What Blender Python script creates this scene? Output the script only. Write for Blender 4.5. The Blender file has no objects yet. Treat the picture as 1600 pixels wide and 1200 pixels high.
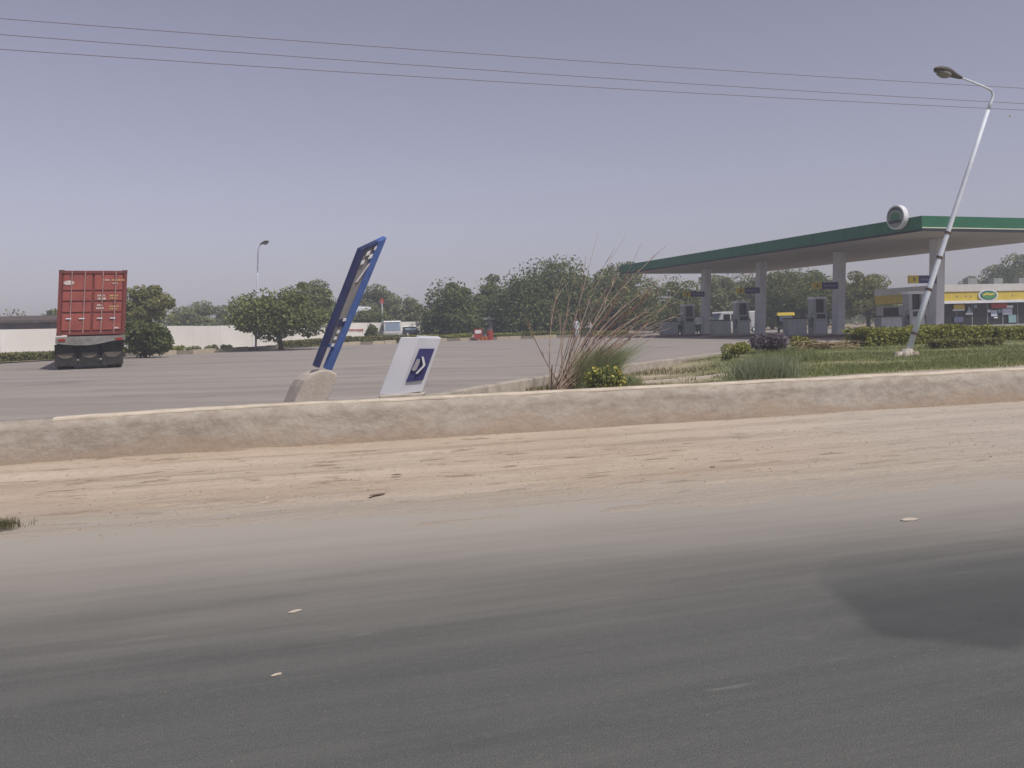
import bpy, math, random
import numpy as np
from mathutils import Matrix, Vector
R = math.radians
rng = np.random.default_rng(7)
random.seed(7)
S = bpy.context.scene
COL = S.collection

# ------------------------------------------------------------------ camera
H = 1.65                    # eye height above the carriageway
FPX = 1400.0                # focal length in pixels of a 1600 px wide picture
ROLL = R(1.5)
HOR = 513.0
cam_d = bpy.data.cameras.new('camera'); cam = bpy.data.objects.new('camera', cam_d); COL.objects.link(cam)
cam_d.sensor_width = 36.0; cam_d.lens = 36.0*FPX/1600.0
cam_d.shift_y = -(600-HOR)/1600.0
cam_d.clip_start = 0.1; cam_d.clip_end = 5000
cam.matrix_world = Matrix.Translation((0, 0, H)) @ Matrix.Rotation(R(90), 4, 'X') @ Matrix.Rotation(-ROLL, 4, 'Z')
S.camera = cam
# ------------------------------------------------------------------ sky and sun
SUN_AZ = (0.72, -0.69)      # horizontal direction towards the sun
SUN_EL = R(56)
wd = bpy.data.worlds.new('World'); S.world = wd; wd.use_nodes = True
nt = wd.node_tree; nt.nodes.clear()
sky = nt.nodes.new('ShaderNodeTexSky'); sky.sky_type = 'NISHITA'; sky.sun_disc = False
sky.sun_elevation = SUN_EL; sky.sun_rotation = math.atan2(SUN_AZ[0], SUN_AZ[1])
sky.air_density = 1.0; sky.dust_density = 1.2; sky.ozone_density = 1.0; sky.altitude = 50
hsv = nt.nodes.new('ShaderNodeHueSaturation'); hsv.inputs['Saturation'].default_value = 0.46
tint = nt.nodes.new('ShaderNodeMix'); tint.data_type = 'RGBA'; tint.blend_type = 'MULTIPLY'; tint.inputs[0].default_value = 1.0
tint.inputs[7].default_value = (1.0, 0.905, 1.03, 1)
bg = nt.nodes.new('ShaderNodeBackground'); bg.inputs['Strength'].default_value = 0.086
out = nt.nodes.new('ShaderNodeOutputWorld')
nt.links.new(sky.outputs[0], hsv.inputs['Color']); nt.links.new(hsv.outputs[0], tint.inputs[6])
nt.links.new(tint.outputs[2], bg.inputs['Color']); nt.links.new(bg.outputs[0], out.inputs['Surface'])
sl = bpy.data.lights.new('sun', 'SUN'); sl.energy = 3.1; sl.angle = R(0.6); sl.color = (1.0, 0.94, 0.85)
so = bpy.data.objects.new('sun', sl); COL.objects.link(so)
sv = Vector((SUN_AZ[0]*math.cos(SUN_EL), SUN_AZ[1]*math.cos(SUN_EL), math.sin(SUN_EL)))
so.rotation_euler = sv.to_track_quat('Z', 'Y').to_euler(); so.location = (20, -20, 60)
S.view_settings.view_transform = 'Standard'; S.view_settings.look = 'None'
S.view_settings.exposure = 0.12; S.view_settings.gamma = 1.0
S.view_settings.use_curve_mapping = False

# ------------------------------------------------------------------ helpers
PHI = R(17)                 # the road runs away to the right at 17 degrees
U2 = np.array((math.cos(PHI), math.sin(PHI))); V2 = np.array((-math.sin(PHI), math.cos(PHI)))
def W(px, py, d):           # place seen at a picture point, d metres ahead
    u = (px-800)/FPX; v = (HOR-py)/FPX
    a = u*math.cos(ROLL)+v*math.sin(ROLL); b = v*math.cos(ROLL)-u*math.sin(ROLL)
    return Vector((a*d, d, H+b*d))
def zy(y): return 0.38+0.0045*(y-14)     # level of the forecourt
def G(px, d):               # a spot on the forecourt
    p = W(px, HOR-(px-800)*math.tan(ROLL), d); return Vector((p.x, d, zy(d)))

class MB:
    def __init__(s): s.v = []; s.f = []
    def add(s, vs, fs):
        o = len(s.v); s.v += [tuple(p) for p in vs]; s.f += [tuple(i+o for i in f) for f in fs]; return s
    def box(s, x0, x1, y0, y1, z0, z1, sh=0.0):
        vs = [(x+sh*z, y, z) for z in (z0, z1) for (x, y) in ((x0, y0), (x1, y0), (x1, y1), (x0, y1))]
        return s.add(vs, [(3, 2, 1, 0), (4, 5, 6, 7), (0, 1, 5, 4), (1, 2, 6, 5), (2, 3, 7, 6), (3, 0, 4, 7)])
    def prism(s, pts, y0, y1):       # outline in x,z pushed along y
        n = len(pts)
        vs = [(x, y0, z) for x, z in pts]+[(x, y1, z) for x, z in pts]
        fs = [tuple(range(n)), tuple(range(2*n-1, n-1, -1))]
        for i in range(n): j = (i+1) % n; fs.append((j, i, i+n, j+n))
        return s.add(vs, fs)
    def prismx(s, pts, x0, x1):      # outline in y,z pushed along x
        n = len(pts)
        vs = [(x0, y, z) for y, z in pts]+[(x1, y, z) for y, z in pts]
        fs = [tuple(range(n-1, -1, -1)), tuple(range(n, 2*n))]
        for i in range(n): j = (i+1) % n; fs.append((i, j, j+n, i+n))
        return s.add(vs, fs)
    def tube(s, pts, rad, n=8):
        pts = [Vector(p) for p in pts]; m = len(pts)
        rs = rad if isinstance(rad, (list, tuple)) else [rad]*m
        vs = []
        for i, p in enumerate(pts):
            t = (pts[min(i+1, m-1)]-pts[max(i-1, 0)]).normalized()
            a = t.cross(Vector((0, 0, 1)) if abs(t.z) < .9 else Vector((1, 0, 0))).normalized(); b = t.cross(a)
            for k in range(n):
                q = 2*math.pi*k/n; vs.append(p+(a*math.cos(q)+b*math.sin(q))*rs[i])
        fs = []
        for i in range(m-1):
            for k in range(n):
                k2 = (k+1) % n; fs.append((i*n+k, i*n+k2, (i+1)*n+k2, (i+1)*n+k))
        fs.append(tuple(range(n-1, -1, -1))); fs.append(tuple((m-1)*n+k for k in range(n)))
        return s.add(vs, fs)
    def disc(s, c, axis, r, h, n=28, ry=None):
        axis = Vector(axis).normalized()
        a = axis.cross(Vector((0, 0, 1)) if abs(axis.z) < .9 else Vector((1, 0, 0))).normalized(); b = a.cross(axis)
        c = Vector(c); ry = ry or r
        vs = [c+a*math.cos(2*math.pi*k/n)*r+b*math.sin(2*math.pi*k/n)*ry for k in range(n)]
        vs += [p+axis*h for p in vs]
        fs = [tuple(range(n)), tuple(range(2*n-1, n-1, -1))]
        for i in range(n): j = (i+1) % n; fs.append((j, i, i+n, j+n))
        return s.add(vs, fs)
    def build(s, name, mt, parent=None, bev=0.0, smooth=False):
        me = bpy.data.meshes.new(name); me.from_pydata(s.v, [], s.f); me.update()
        if smooth:
            me.polygons.foreach_set('use_smooth', [True]*len(me.polygons))
        if mt: me.materials.append(mt)
        o = bpy.data.objects.new(name, me); COL.objects.link(o)
        if parent: o.parent = parent
        if bev:
            b = o.modifiers.new('bevel', 'BEVEL'); b.width = bev; b.segments = 2; b.limit_method = 'ANGLE'
        return o
def tag(o, label=None, cat=None, group=None, kind=None):
    if label: o['label'] = label
    if cat: o['category'] = cat
    if group: o['group'] = group
    if kind: o['kind'] = kind
    return o
def empty(name, loc, label, cat, group=None, rz=0.0):
    o = bpy.data.objects.new(name, None); COL.objects.link(o); o.location = loc; o.rotation_euler.z = rz
    o.empty_display_size = 0.3
    return tag(o, label, cat, group)

MATS = {}
def mat(name, col, rough=0.7, col2=None, scale=3.0, stretch=(1, 1, 1), bump=0.0, bscale=40.0, metal=0.0, detail=6.0, spec=0.3, contrast=(0.35, 0.65)):
    if name in MATS: return MATS[name]
    m = bpy.data.materials.new(name); m.use_nodes = True; n = m.node_tree.nodes; l = m.node_tree.links
    p = n['Principled BSDF']; p.inputs['Roughness'].default_value = rough; p.inputs['Metallic'].default_value = metal
    p.inputs['Specular IOR Level'].default_value = spec
    p.inputs['Base Color'].default_value = (*col, 1)
    tc = n.new('ShaderNodeTexCoord')
    if col2:
        mp = n.new('ShaderNodeMapping'); mp.inputs['Scale'].default_value = stretch; l.new(tc.outputs['Object'], mp.inputs[0])
        nz = n.new('ShaderNodeTexNoise'); nz.inputs['Scale'].default_value = scale; nz.inputs['Detail'].default_value = detail
        nz.inputs['Roughness'].default_value = 0.62
        l.new(mp.outputs[0], nz.inputs['Vector'])
        rp = n.new('ShaderNodeValToRGB'); rp.color_ramp.elements[0].position = contrast[0]; rp.color_ramp.elements[1].position = contrast[1]
        rp.color_ramp.elements[0].color = (*col, 1); rp.color_ramp.elements[1].color = (*col2, 1)
        l.new(nz.outputs['Fac'], rp.inputs[0]); l.new(rp.outputs[0], p.inputs['Base Color'])
    if bump:
        nb = n.new('ShaderNodeTexNoise'); nb.inputs['Scale'].default_value = bscale; nb.inputs['Detail'].default_value = 8
        l.new(tc.outputs['Object'], nb.inputs['Vector'])
        bp = n.new('ShaderNodeBump'); bp.inputs['Strength'].default_value = bump; bp.inputs['Distance'].default_value = 0.02
        l.new(nb.outputs['Fac'], bp.inputs['Height']); l.new(bp.outputs[0], p.inputs['Normal'])
    MATS[name] = m; return m
def leafmat(name, c1, c2, c3=None, rough=0.7, trans=0.3):
    if name in MATS: return MATS[name]
    m = bpy.data.materials.new(name); m.use_nodes = True; n = m.node_tree.nodes; l = m.node_tree.links
    p = n['Principled BSDF']; p.inputs['Roughness'].default_value = rough; p.inputs['Specular IOR Level'].default_value = 0.25
    g = n.new('ShaderNodeNewGeometry'); rp = n.new('ShaderNodeValToRGB')
    rp.color_ramp.elements[0].color = (*c1, 1); rp.color_ramp.elements[1].color = (*c2, 1)
    if c3:
        e = rp.color_ramp.elements.new(0.9); e.color = (*c2, 1); rp.color_ramp.elements[2].color = (*c3, 1)
    l.new(g.outputs['Random Per Island'], rp.inputs[0]); l.new(rp.outputs[0], p.inputs['Base Color'])
    t = n.new('ShaderNodeBsdfTranslucent'); l.new(rp.outputs[0], t.inputs[0])
    mx = n.new('ShaderNodeMixShader'); mx.inputs[0].default_value = trans
    l.new(p.outputs[0], mx.inputs[1]); l.new(t.outputs[0], mx.inputs[2]); l.new(mx.outputs[0], n['Material Output'].inputs[0])
    MATS[name] = m; return m

def fbm(x, y, seed=0):
    r = np.random.default_rng(seed); z = np.zeros_like(x, dtype=float); a = 1.0; f = 1.0
    for o in range(5):
        th = r.uniform(0, 6.28, 4); ph = r.uniform(0, 6.28, 4)
        for k in range(4): z += a*np.sin(f*(x*math.cos(th[k])+y*math.sin(th[k]))*(1+.23*k)+ph[k])/4
        a *= .55; f *= 1.97
    return z
def gridmesh(name, X, Y, Z, mt, parent=None, smooth=True):
    n, m = X.shape
    vs = np.stack([X, Y, Z], -1).reshape(-1, 3)
    idx = np.arange(n*m).reshape(n, m)
    fs = np.stack([idx[:-1, :-1], idx[1:, :-1], idx[1:, 1:], idx[:-1, 1:]], -1).reshape(-1, 4)
    me = bpy.data.meshes.new(name); me.from_pydata(vs.tolist(), [], fs.tolist()); me.update()
    # all sheets face up
    if me.polygons[0].normal.z < 0: me.flip_normals()
    me.polygons.foreach_set('use_smooth', [smooth]*len(me.polygons))
    me.materials.append(mt)
    o = bpy.data.objects.new(name, me); COL.objects.link(o)
    if parent: o.parent = parent
    return o
def leaves(name, C, size, mt, parent=None, up=0.5, aspect=1.7, seed=1, N=None):
    """leaf-sized four-sided blades, one island each"""
    r = np.random.default_rng(seed); n = len(C)
    nr = r.normal(size=(n, 3)); nr /= np.linalg.norm(nr, axis=1)[:, None]
    nr[:, 2] += up
    if N is not None: nr += N
    nr /= np.linalg.norm(nr, axis=1)[:, None]
    a = np.cross(nr, r.normal(size=(n, 3))); a /= np.linalg.norm(a, axis=1)[:, None]
    b = np.cross(nr, a)
    s = (size*r.uniform(.6, 1.4, n))[:, None]
    V = np.stack([C-a*s*.5*aspect, C-b*s*.42, C+a*s*.5*aspect, C+b*s*.42], 1).reshape(-1, 3)
    me = bpy.data.meshes.new(name); me.vertices.add(4*n); me.vertices.foreach_set('co', V.astype(np.float32).ravel())
    me.loops.add(4*n); me.loops.foreach_set('vertex_index', np.arange(4*n, dtype=np.int32))
    me.polygons.add(n); me.polygons.foreach_set('loop_start', np.arange(0, 4*n, 4, dtype=np.int32))
    me.update(calc_edges=True); me.validate()
    me.materials.append(mt)
    o = bpy.data.objects.new(name, me); COL.objects.link(o)
    if parent: o.parent = parent
    return o
def blades(name, P, h, w, mt, parent=None, lean=(0, 0), spread=0.35, seed=2):
    """grass blades: thin bent tapering strips rooted at P"""
    r = np.random.default_rng(seed); n = len(P)
    hh = h*r.uniform(.5, 1.25, n); q = r.uniform(0, 6.28, n)
    d = np.stack([np.cos(q), np.sin(q)], 1); ln = r.normal(0, spread, (n, 2))+np.array(lean)*r.uniform(.3, 1.6, (n, 1))
    wv = np.stack([d[:, 0]*w/2, d[:, 1]*w/2, np.zeros(n)], 1)
    mid = P+np.stack([ln[:, 0]*hh*.4, ln[:, 1]*hh*.4, hh*.58], 1)
    tip = P+np.stack([ln[:, 0]*hh, ln[:, 1]*hh, hh*.95], 1)
    V = np.stack([P-wv, P+wv, mid+wv*.7, tip, mid-wv*.7], 1).reshape(-1, 3)
    me = bpy.data.meshes.new(name); me.vertices.add(5*n); me.vertices.foreach_set('co', V.astype(np.float32).ravel())
    b5 = np.arange(n)[:, None]*5
    me.loops.add(7*n); me.loops.foreach_set('vertex_index', (b5+np.array([0, 1, 2, 4, 4, 2, 3])).astype(np.int32).ravel())
    ls = (np.arange(n)[:, None]*7+np.array([0, 4])).astype(np.int32).ravel()
    me.polygons.add(2*n); me.polygons.foreach_set('loop_start', ls)
    me.update(calc_edges=True); me.validate()
    me.materials.append(mt)
    o = bpy.data.objects.new(name, me); COL.objects.link(o)
    if parent: o.parent = parent
    return o

# ------------------------------------------------------------------ materials
M_white = mat('white_paint', (.72, .73, .76), .45, (.6, .61, .64), 2.0)
M_conc = mat('concrete', (.40, .36, .31), .9, (.28, .25, .21), 2.4, bump=.5, bscale=18)
M_conc_l = mat('pale_concrete', (.52, .47, .41), .9, (.40, .35, .29), 3.0, bump=.4, bscale=25)
M_tan = mat('earth', (.36, .27, .19), .95, (.27, .20, .14), .6, bump=.4, bscale=6)
M_dark = mat('dark_metal', (.03, .03, .033), .6, (.05, .045, .04), 5)
M_rubber = mat('rubber', (.018, .018, .018), .85, (.05, .045, .04), 6)
M_steel = mat('galvanised_steel', (.68, .73, .80), .5, (.58, .63, .70), 4)
M_glass = mat('dark_glass', (.022, .024, .026), .22, spec=.3)
M_bluegl = mat('blue_glass', (.16, .21, .28), .15, spec=.5)
M_bark = mat('bark', (.14, .10, .07), .95, (.08, .055, .04), 8, stretch=(1, 1, .3), bump=.5, bscale=14)
M_yellow = mat('yellow_sign', (.60, .46, .07), .5, (.52, .40, .06), 2)
M_navy = mat('navy_sign', (.035, .035, .13), .45, (.05, .05, .16), 4)

# ------------------------------------------------------------------ ground
def st(x, y): return x*U2[0]+y*U2[1], x*V2[0]+y*V2[1]
def xy(s, t): return s*U2[0]+t*V2[0], s*U2[1]+t*V2[1]
s_ = np.concatenate([np.linspace(-330, -70, 8), np.linspace(-60, 90, 61), np.linspace(100, 330, 8)])
t_ = np.concatenate([np.linspace(-300, -30, 6), np.linspace(-20, 13.05, 8), [13.2, 13.3, 16, 20, 26], np.linspace(30, 140, 45), np.linspace(160, 330, 6)])
SS, TT = np.meshgrid(s_, t_, indexing='ij'); X, Y = xy(SS, TT)
Z = np.where(TT < 13.25, -.05, np.minimum(.26+np.clip(TT-14, 0, 90)*.0045, 1.0)) - np.clip((TT-150)/300, 0, 1)*.4
tag(gridmesh('ground', X, Y, Z, M_tan), kind='structure')

# carriageway: dusty asphalt, local x along the road
def road_material():
    m = bpy.data.materials.new('asphalt'); m.use_nodes = True; n = m.node_tree.nodes; l = m.node_tree.links
    p = n['Principled BSDF']; p.inputs['Roughness'].default_value = .88; p.inputs['Specular IOR Level'].default_value = .25
    tc = n.new('ShaderNodeTexCoord')
    def noise(scale, stretch, det=5, rough=.6):
        mp = n.new('ShaderNodeMapping'); mp.inputs['Scale'].default_value = stretch; l.new(tc.outputs['Object'], mp.inputs[0])
        z = n.new('ShaderNodeTexNoise'); z.inputs['Scale'].default_value = scale; z.inputs['Detail'].default_value = det; z.inputs['Roughness'].default_value = rough
        l.new(mp.outputs[0], z.inputs['Vector']); return z
    def mixc(f, a, b):
        x = n.new('ShaderNodeMix'); x.data_type = 'RGBA'
        for s, v in ((0, f), (6, a), (7, b)):
            if isinstance(v, tuple): x.inputs[s].default_value = (*v, 1)
            else: l.new(v, x.inputs[s])
        return x.outputs[2]
    def rng_(v, a, b, c=0., d=1.):
        x = n.new('ShaderNodeMapRange'); x.interpolation_type = 'SMOOTHSTEP'; l.new(v, x.inputs[0])
        for i, k in enumerate((a, b, c, d)): x.inputs[i+1].default_value = k
        return x.outputs[0]
    def mth(op, a, b):
        x = n.new('ShaderNodeMath'); x.operation = op
        for i, v in enumerate((a, b)):
            if isinstance(v, float): x.inputs[i].default_value = v
            else: l.new(v, x.inputs[i])
        return x.outputs[0]
    streak = noise(1.3, (.16, 2.6, 1), 8, .7).outputs['Fac']       # wear drawn out along the wheel paths
    speck = noise(60, (.35, 1, 1), 3).outputs['Fac']
    patch = noise(.35, (.4, 1, 1), 4).outputs['Fac']
    base = mixc(rng_(streak, .3, .72), (.085, .089, .086), (.112, .115, .110))
    base = mixc(rng_(speck, .5, .8, 0., .7), base, (.15, .152, .142))
    grain = noise(170, (.8, 1, 1), 2, .5).outputs['Fac']
    base = mixc(rng_(grain, .52, .74, 0., .75), base, (.19, .187, .175))
    base = mixc(rng_(grain, .30, .44, .7, 0.), base, (.045, .046, .045))
    scuff = noise(5.5, (.22, 1.6, 1), 3, .5).outputs['Fac']
    base = mixc(rng_(scuff, .66, .78, 0., .55), base, (.20, .20, .185))
    damp = noise(.8, (.5, 1, 1), 6, .7).outputs['Fac']
    base = mixc(rng_(damp, .52, .70, 0., .45), base, (.062, .064, .063))
    sep = n.new('ShaderNodeSeparateXYZ'); l.new(tc.outputs['Object'], sep.inputs[0])
    # wind-blown dust lies along the outer edge of the carriageway
    v = mth('ADD', sep.outputs['Y'], mth('MULTIPLY', mth('SUBTRACT', streak, .5), 1.3))
    v = mth('ADD', v, mth('MULTIPLY', mth('SUBTRACT', patch, .5), 2.0))
    v = mth('ADD', v, mth('MULTIPLY', sep.outputs['X'], .10))
    dust = rng_(v, 4.4, 8.2, 0., .95)
    base = mixc(dust, base, (.36, .33, .29))
    at = n.new('ShaderNodeAttribute'); at.attribute_name = 'reflection_tint'
    reflection_tint = mth('MULTIPLY', at.outputs['Fac'], rng_(streak, .2, .5, .75, 1.))
    base = mixc(reflection_tint, base, (.046, .052, .055))  # dark shape of the window reflection put into the asphalt colour
    l.new(base, p.inputs['Base Color'])
    bp = n.new('ShaderNodeBump'); bp.inputs['Strength'].default_value = .35; bp.inputs['Distance'].default_value = .01
    l.new(grain, bp.inputs['Height']); l.new(bp.outputs[0], p.inputs['Normal'])
    return m
s_ = np.concatenate([np.linspace(-300, -12, 20), np.linspace(-10, 22, 640), np.linspace(24, 300, 20)])
t_ = np.concatenate([np.linspace(-7, 1.5, 6), np.linspace(1.6, 12.9, 260)])
SS, TT = np.meshgrid(s_, t_, indexing='ij')
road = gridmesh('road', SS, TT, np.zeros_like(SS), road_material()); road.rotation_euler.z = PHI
tag(road, kind='structure')
# car-window reflection painted dark into the road colour: outline given on the road itself
reflection_px = [(1640, 838), (1400, 850), (1285, 872), (1272, 900), (1296, 930), (1330, 958), (1368, 990), (1430, 996), (1500, 1008), (1640, 1026)]
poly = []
for px, py in reflection_px:
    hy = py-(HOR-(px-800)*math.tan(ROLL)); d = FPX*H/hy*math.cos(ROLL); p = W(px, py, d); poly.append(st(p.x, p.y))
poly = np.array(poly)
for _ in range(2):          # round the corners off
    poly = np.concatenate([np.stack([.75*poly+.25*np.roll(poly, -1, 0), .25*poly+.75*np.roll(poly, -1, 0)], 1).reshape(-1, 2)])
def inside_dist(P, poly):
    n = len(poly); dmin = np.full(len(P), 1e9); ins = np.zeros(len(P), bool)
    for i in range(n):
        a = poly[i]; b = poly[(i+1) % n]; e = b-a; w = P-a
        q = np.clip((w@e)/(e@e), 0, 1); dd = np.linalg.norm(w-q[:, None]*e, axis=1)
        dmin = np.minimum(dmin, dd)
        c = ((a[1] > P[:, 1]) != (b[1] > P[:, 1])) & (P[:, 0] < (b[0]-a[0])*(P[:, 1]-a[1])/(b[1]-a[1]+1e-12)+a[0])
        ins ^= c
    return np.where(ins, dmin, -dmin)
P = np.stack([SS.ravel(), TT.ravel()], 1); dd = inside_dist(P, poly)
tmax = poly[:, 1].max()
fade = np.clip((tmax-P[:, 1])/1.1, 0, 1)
at = road.data.attributes.new('reflection_tint', 'FLOAT', 'POINT'); at.data.foreach_set('value', (np.clip((dd+.05*fbm(P[:, 0]*5, P[:, 1]*5, 71))/.09+.3, 0, 1)*fade*.58).astype(np.float32))

# sandy shoulder with wheel ruts
def sand_material():
    m = bpy.data.materials.new('sand'); m.use_nodes = True; n = m.node_tree.nodes; l = m.node_tree.links
    p = n['Principled BSDF']; p.inputs['Roughness'].default_value = .97; p.inputs['Specular IOR Level'].default_value = .08
    tc = n.new('ShaderNodeTexCoord')
    def noise(sc, stv, det=8, ro=.65):
        mp = n.new('ShaderNodeMapping'); mp.inputs['Scale'].default_value = stv; l.new(tc.outputs['Object'], mp.inputs[0])
        z = n.new('ShaderNodeTexNoise'); z.inputs['Scale'].default_value = sc; z.inputs['Detail'].default_value = det; z.inputs['Roughness'].default_value = ro
        l.new(mp.outputs[0], z.inputs['Vector']); return z.outputs['Fac']
    def mr(f, a, b, c=0., d=1.):
        x = n.new('ShaderNodeMapRange'); x.interpolation_type = 'SMOOTHSTEP'; l.new(f, x.inputs[0])
        for i, k in enumerate((a, b, c, d)): x.inputs[i+1].default_value = k
        return x.outputs[0]
    def mix(f, a, b):
        x = n.new('ShaderNodeMix'); x.data_type = 'RGBA'; l.new(f, x.inputs[0])
        for sck, v in ((6, a), (7, b)):
            if isinstance(v, tuple): x.inputs[sck].default_value = (*v, 1)
            else: l.new(v, x.inputs[sck])
        return x.outputs[2]
    broad = noise(.5, (.35, 1, 1)); st1 = noise(1.2, (.12, 2.4, 1)); st2 = noise(3.0, (.2, 2.2, 1)); fine = noise(22, (.6, 1, 1), 6)
    c = mix(mr(broad, .35, .68), (.50, .42, .335), (.43, .345, .265))
    c = mix(mr(st1, .48, .66, 0., .65), c, (.31, .235, .17))
    c = mix(mr(st2, .52, .74, 0., .6), c, (.56, .48, .39))
    c = mix(mr(fine, .5, .75, 0., .45), c, (.30, .225, .155))
    lump = noise(4.5, (.35, 1.3, 1), 5, .6)
    c = mix(mr(lump, .57, .66, 0., .8), c, (.24, .175, .12)); c = mix(mr(lump, .26, .38, .5, 0.), c, (.58, .50, .42))
    sep = n.new('ShaderNodeSeparateXYZ'); l.new(tc.outputs['Object'], sep.inputs[0])
    ad = n.new('ShaderNodeMath'); ad.operation = 'MULTIPLY_ADD'; l.new(broad, ad.inputs[0]); ad.inputs[1].default_value = 9.; l.new(sep.outputs['X'], ad.inputs[2])
    c = mix(mr(ad.outputs[0], 8., 15., 0., .7), c, (.41, .375, .33))         # greyer silt towards the right
    # thin cover next to the asphalt is mixed with road dust
    a2 = n.new('ShaderNodeMath'); a2.operation = 'MULTIPLY_ADD'; l.new(sep.outputs['X'], a2.inputs[0]); a2.inputs[1].default_value = .16; l.new(sep.outputs['Y'], a2.inputs[2])
    a3 = n.new('ShaderNodeMath'); a3.operation = 'MULTIPLY_ADD'; l.new(st2, a3.inputs[0]); a3.inputs[1].default_value = 1.6; l.new(a2.outputs[0], a3.inputs[2])
    c = mix(mr(a3.outputs[0], 9.2, 10.5, .8, 0.), c, (.36, .325, .28))
    l.new(c, p.inputs['Base Color'])
    bp = n.new('ShaderNodeBump'); bp.inputs['Strength'].default_value = .7; bp.inputs['Distance'].default_value = .035; l.new(fine, bp.inputs['Height']); 
    b2 = n.new('ShaderNodeBump'); b2.inputs['Strength'].default_value = .6; b2.inputs['Distance'].default_value = .06; l.new(st2, b2.inputs['Height']); l.new(bp.outputs[0], b2.inputs['Normal'])
    l.new(b2.outputs[0], p.inputs['Normal'])
    return m
s_ = np.concatenate([np.linspace(-80, -12, 24), np.linspace(-11, 24, 420), np.linspace(25, 160, 40)])
t_ = np.linspace(6.0, 13.06, 190)
SS, TT = np.meshgrid(s_, t_, indexing='ij')
edge = 8.35-.16*(SS-2.4)*np.clip(1-np.abs(SS-2.4)/60, 0, 1)+.30*fbm(SS*.5, TT*0, 3)
edge = np.clip(edge, 6.4, 10.6)
rise = np.clip((TT-edge)/1.6, -1, 1)
Z = .030*rise
Z += .016*fbm(SS*.35, TT*3.2, 11)*np.clip((TT-edge)/.8, 0, 1)
Z += .007*fbm(SS*2.2, TT*7.5, 12)
for c, w_, dep in ((9.9, .22, .035), (11.5, .20, .05), (10.6, .12, .02), (12.35, .16, .03)):
    cc = c+.18*fbm(SS*.22, TT*0, int(c*10))
    Z -= dep*np.exp(-((TT-cc)/w_)**2)*(.6+.4*fbm(SS*.8, TT*0, 5)); Z += dep*.7*np.exp(-((TT-cc-.34)/(w_*.9))**2)
Z += .02*np.clip((TT-12.3)/.75, 0, 1)**2*(1+.35*fbm(SS*1.3, TT*0, 8))
Z -= .05*np.exp(-((TT-12.985)/.035)**2)*(.7+.5*fbm(SS*1.7, TT*0, 9))
Z = np.where(TT > edge+.25, np.maximum(Z+.03, .008+.004*fbm(SS*3, TT*5, 13)-.05*(TT > 12.9)), Z+.012)
sand = gridmesh('sand_shoulder', SS, TT, Z, sand_material()); sand.rotation_euler.z = PHI; tag(sand, kind='structure')

# ------------------------------------------------------------------ low roadside wall
def wall_material():
    m = bpy.data.materials.new('roadside_wall'); m.use_nodes = True; n = m.node_tree.nodes; l = m.node_tree.links
    p = n['Principled BSDF']; p.inputs['Roughness'].default_value = .95; p.inputs['Specular IOR Level'].default_value = .1
    tc = n.new('ShaderNodeTexCoord')
    def noise(sc, stv, det=7):
        mp = n.new('ShaderNodeMapping'); mp.inputs['Scale'].default_value = stv; l.new(tc.outputs['Object'], mp.inputs[0])
        z = n.new('ShaderNodeTexNoise'); z.inputs['Scale'].default_value = sc; z.inputs['Detail'].default_value = det; z.inputs['Roughness'].default_value = .65
        l.new(mp.outputs[0], z.inputs['Vector']); return z.outputs['Fac']
    def ramp(f, stops):
        r_ = n.new('ShaderNodeValToRGB'); e = r_.color_ramp.elements
        e[0].position, e[0].color = stops[0][0], (*stops[0][1], 1); e[1].position, e[1].color = stops[-1][0], (*stops[-1][1], 1)
        for q, c in stops[1:-1]: k = e.new(q); k.color = (*c, 1)
        l.new(f, r_.inputs[0]); return r_.outputs[0]
    a = ramp(noise(1.1, (.5, 1, 1.5)), [(.28, (.29, .255, .215)), (.5, (.37, .33, .285)), (.72, (.45, .41, .36))])
    b = ramp(noise(4.0, (1, 1, 2.0), 10), [(.38, (.20, .17, .14)), (.48, (.33, .29, .245)), (.60, (.48, .44, .39))])
    x = n.new('ShaderNodeMix'); x.data_type = 'RGBA'; x.inputs[0].default_value = .32; l.new(a, x.inputs[6]); l.new(b, x.inputs[7])
    sp = n.new('ShaderNodeSeparateXYZ'); l.new(tc.outputs['Object'], sp.inputs[0])
    ma = n.new('ShaderNodeMath'); ma.operation = 'MULTIPLY_ADD'; l.new(noise(2.2, (.6, 1, 1)), ma.inputs[0]); ma.inputs[1].default_value = -.7; l.new(sp.outputs['Z'], ma.inputs[2])
    mr = n.new('ShaderNodeMapRange'); mr.interpolation_type = 'SMOOTHSTEP'; l.new(ma.outputs[0], mr.inputs[0])
    for i, q in enumerate((-.35, .05, .75, 0.)): mr.inputs[i+1].default_value = q
    y = n.new('ShaderNodeMix'); y.data_type = 'RGBA'; l.new(mr.outputs[0], y.inputs[0]); l.new(x.outputs[2], y.inputs[6]); y.inputs[7].default_value = (.36, .275, .20, 1)
    l.new(y.outputs[2], p.inputs['Base Color'])
    bp = n.new('ShaderNodeBump'); bp.inputs['Strength'].default_value = .6; bp.inputs['Distance'].default_value = .03
    l.new(noise(14, (1, 1, 1), 10), bp.inputs['Height']); l.new(bp.outputs[0], p.inputs['Normal'])
    return m
lw = empty('roadside_wall', (0, 0, 0), 'long low rough concrete wall with pale coping along the sandy road shoulder', 'wall', rz=PHI)
sw = np.concatenate([np.linspace(-45, -6, 20), np.linspace(-5.5, 20, 180), np.linspace(21, 90, 30)])
def wtop(s): return .655-.05*np.clip((-.5-s)/2.5, 0, 1)-.45*np.clip((-3.6-s)/6, 0, 1)
prof = [(13.0, -.12, 0), (13.0, .14, 0), (13.02, .32, 0), (13.03, .48, 0), (13.03, .018, 1), (13.08, .016, 1), (13.36, .018, 1), (13.39, 0, 1), (13.4, .1, 0)]
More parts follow.
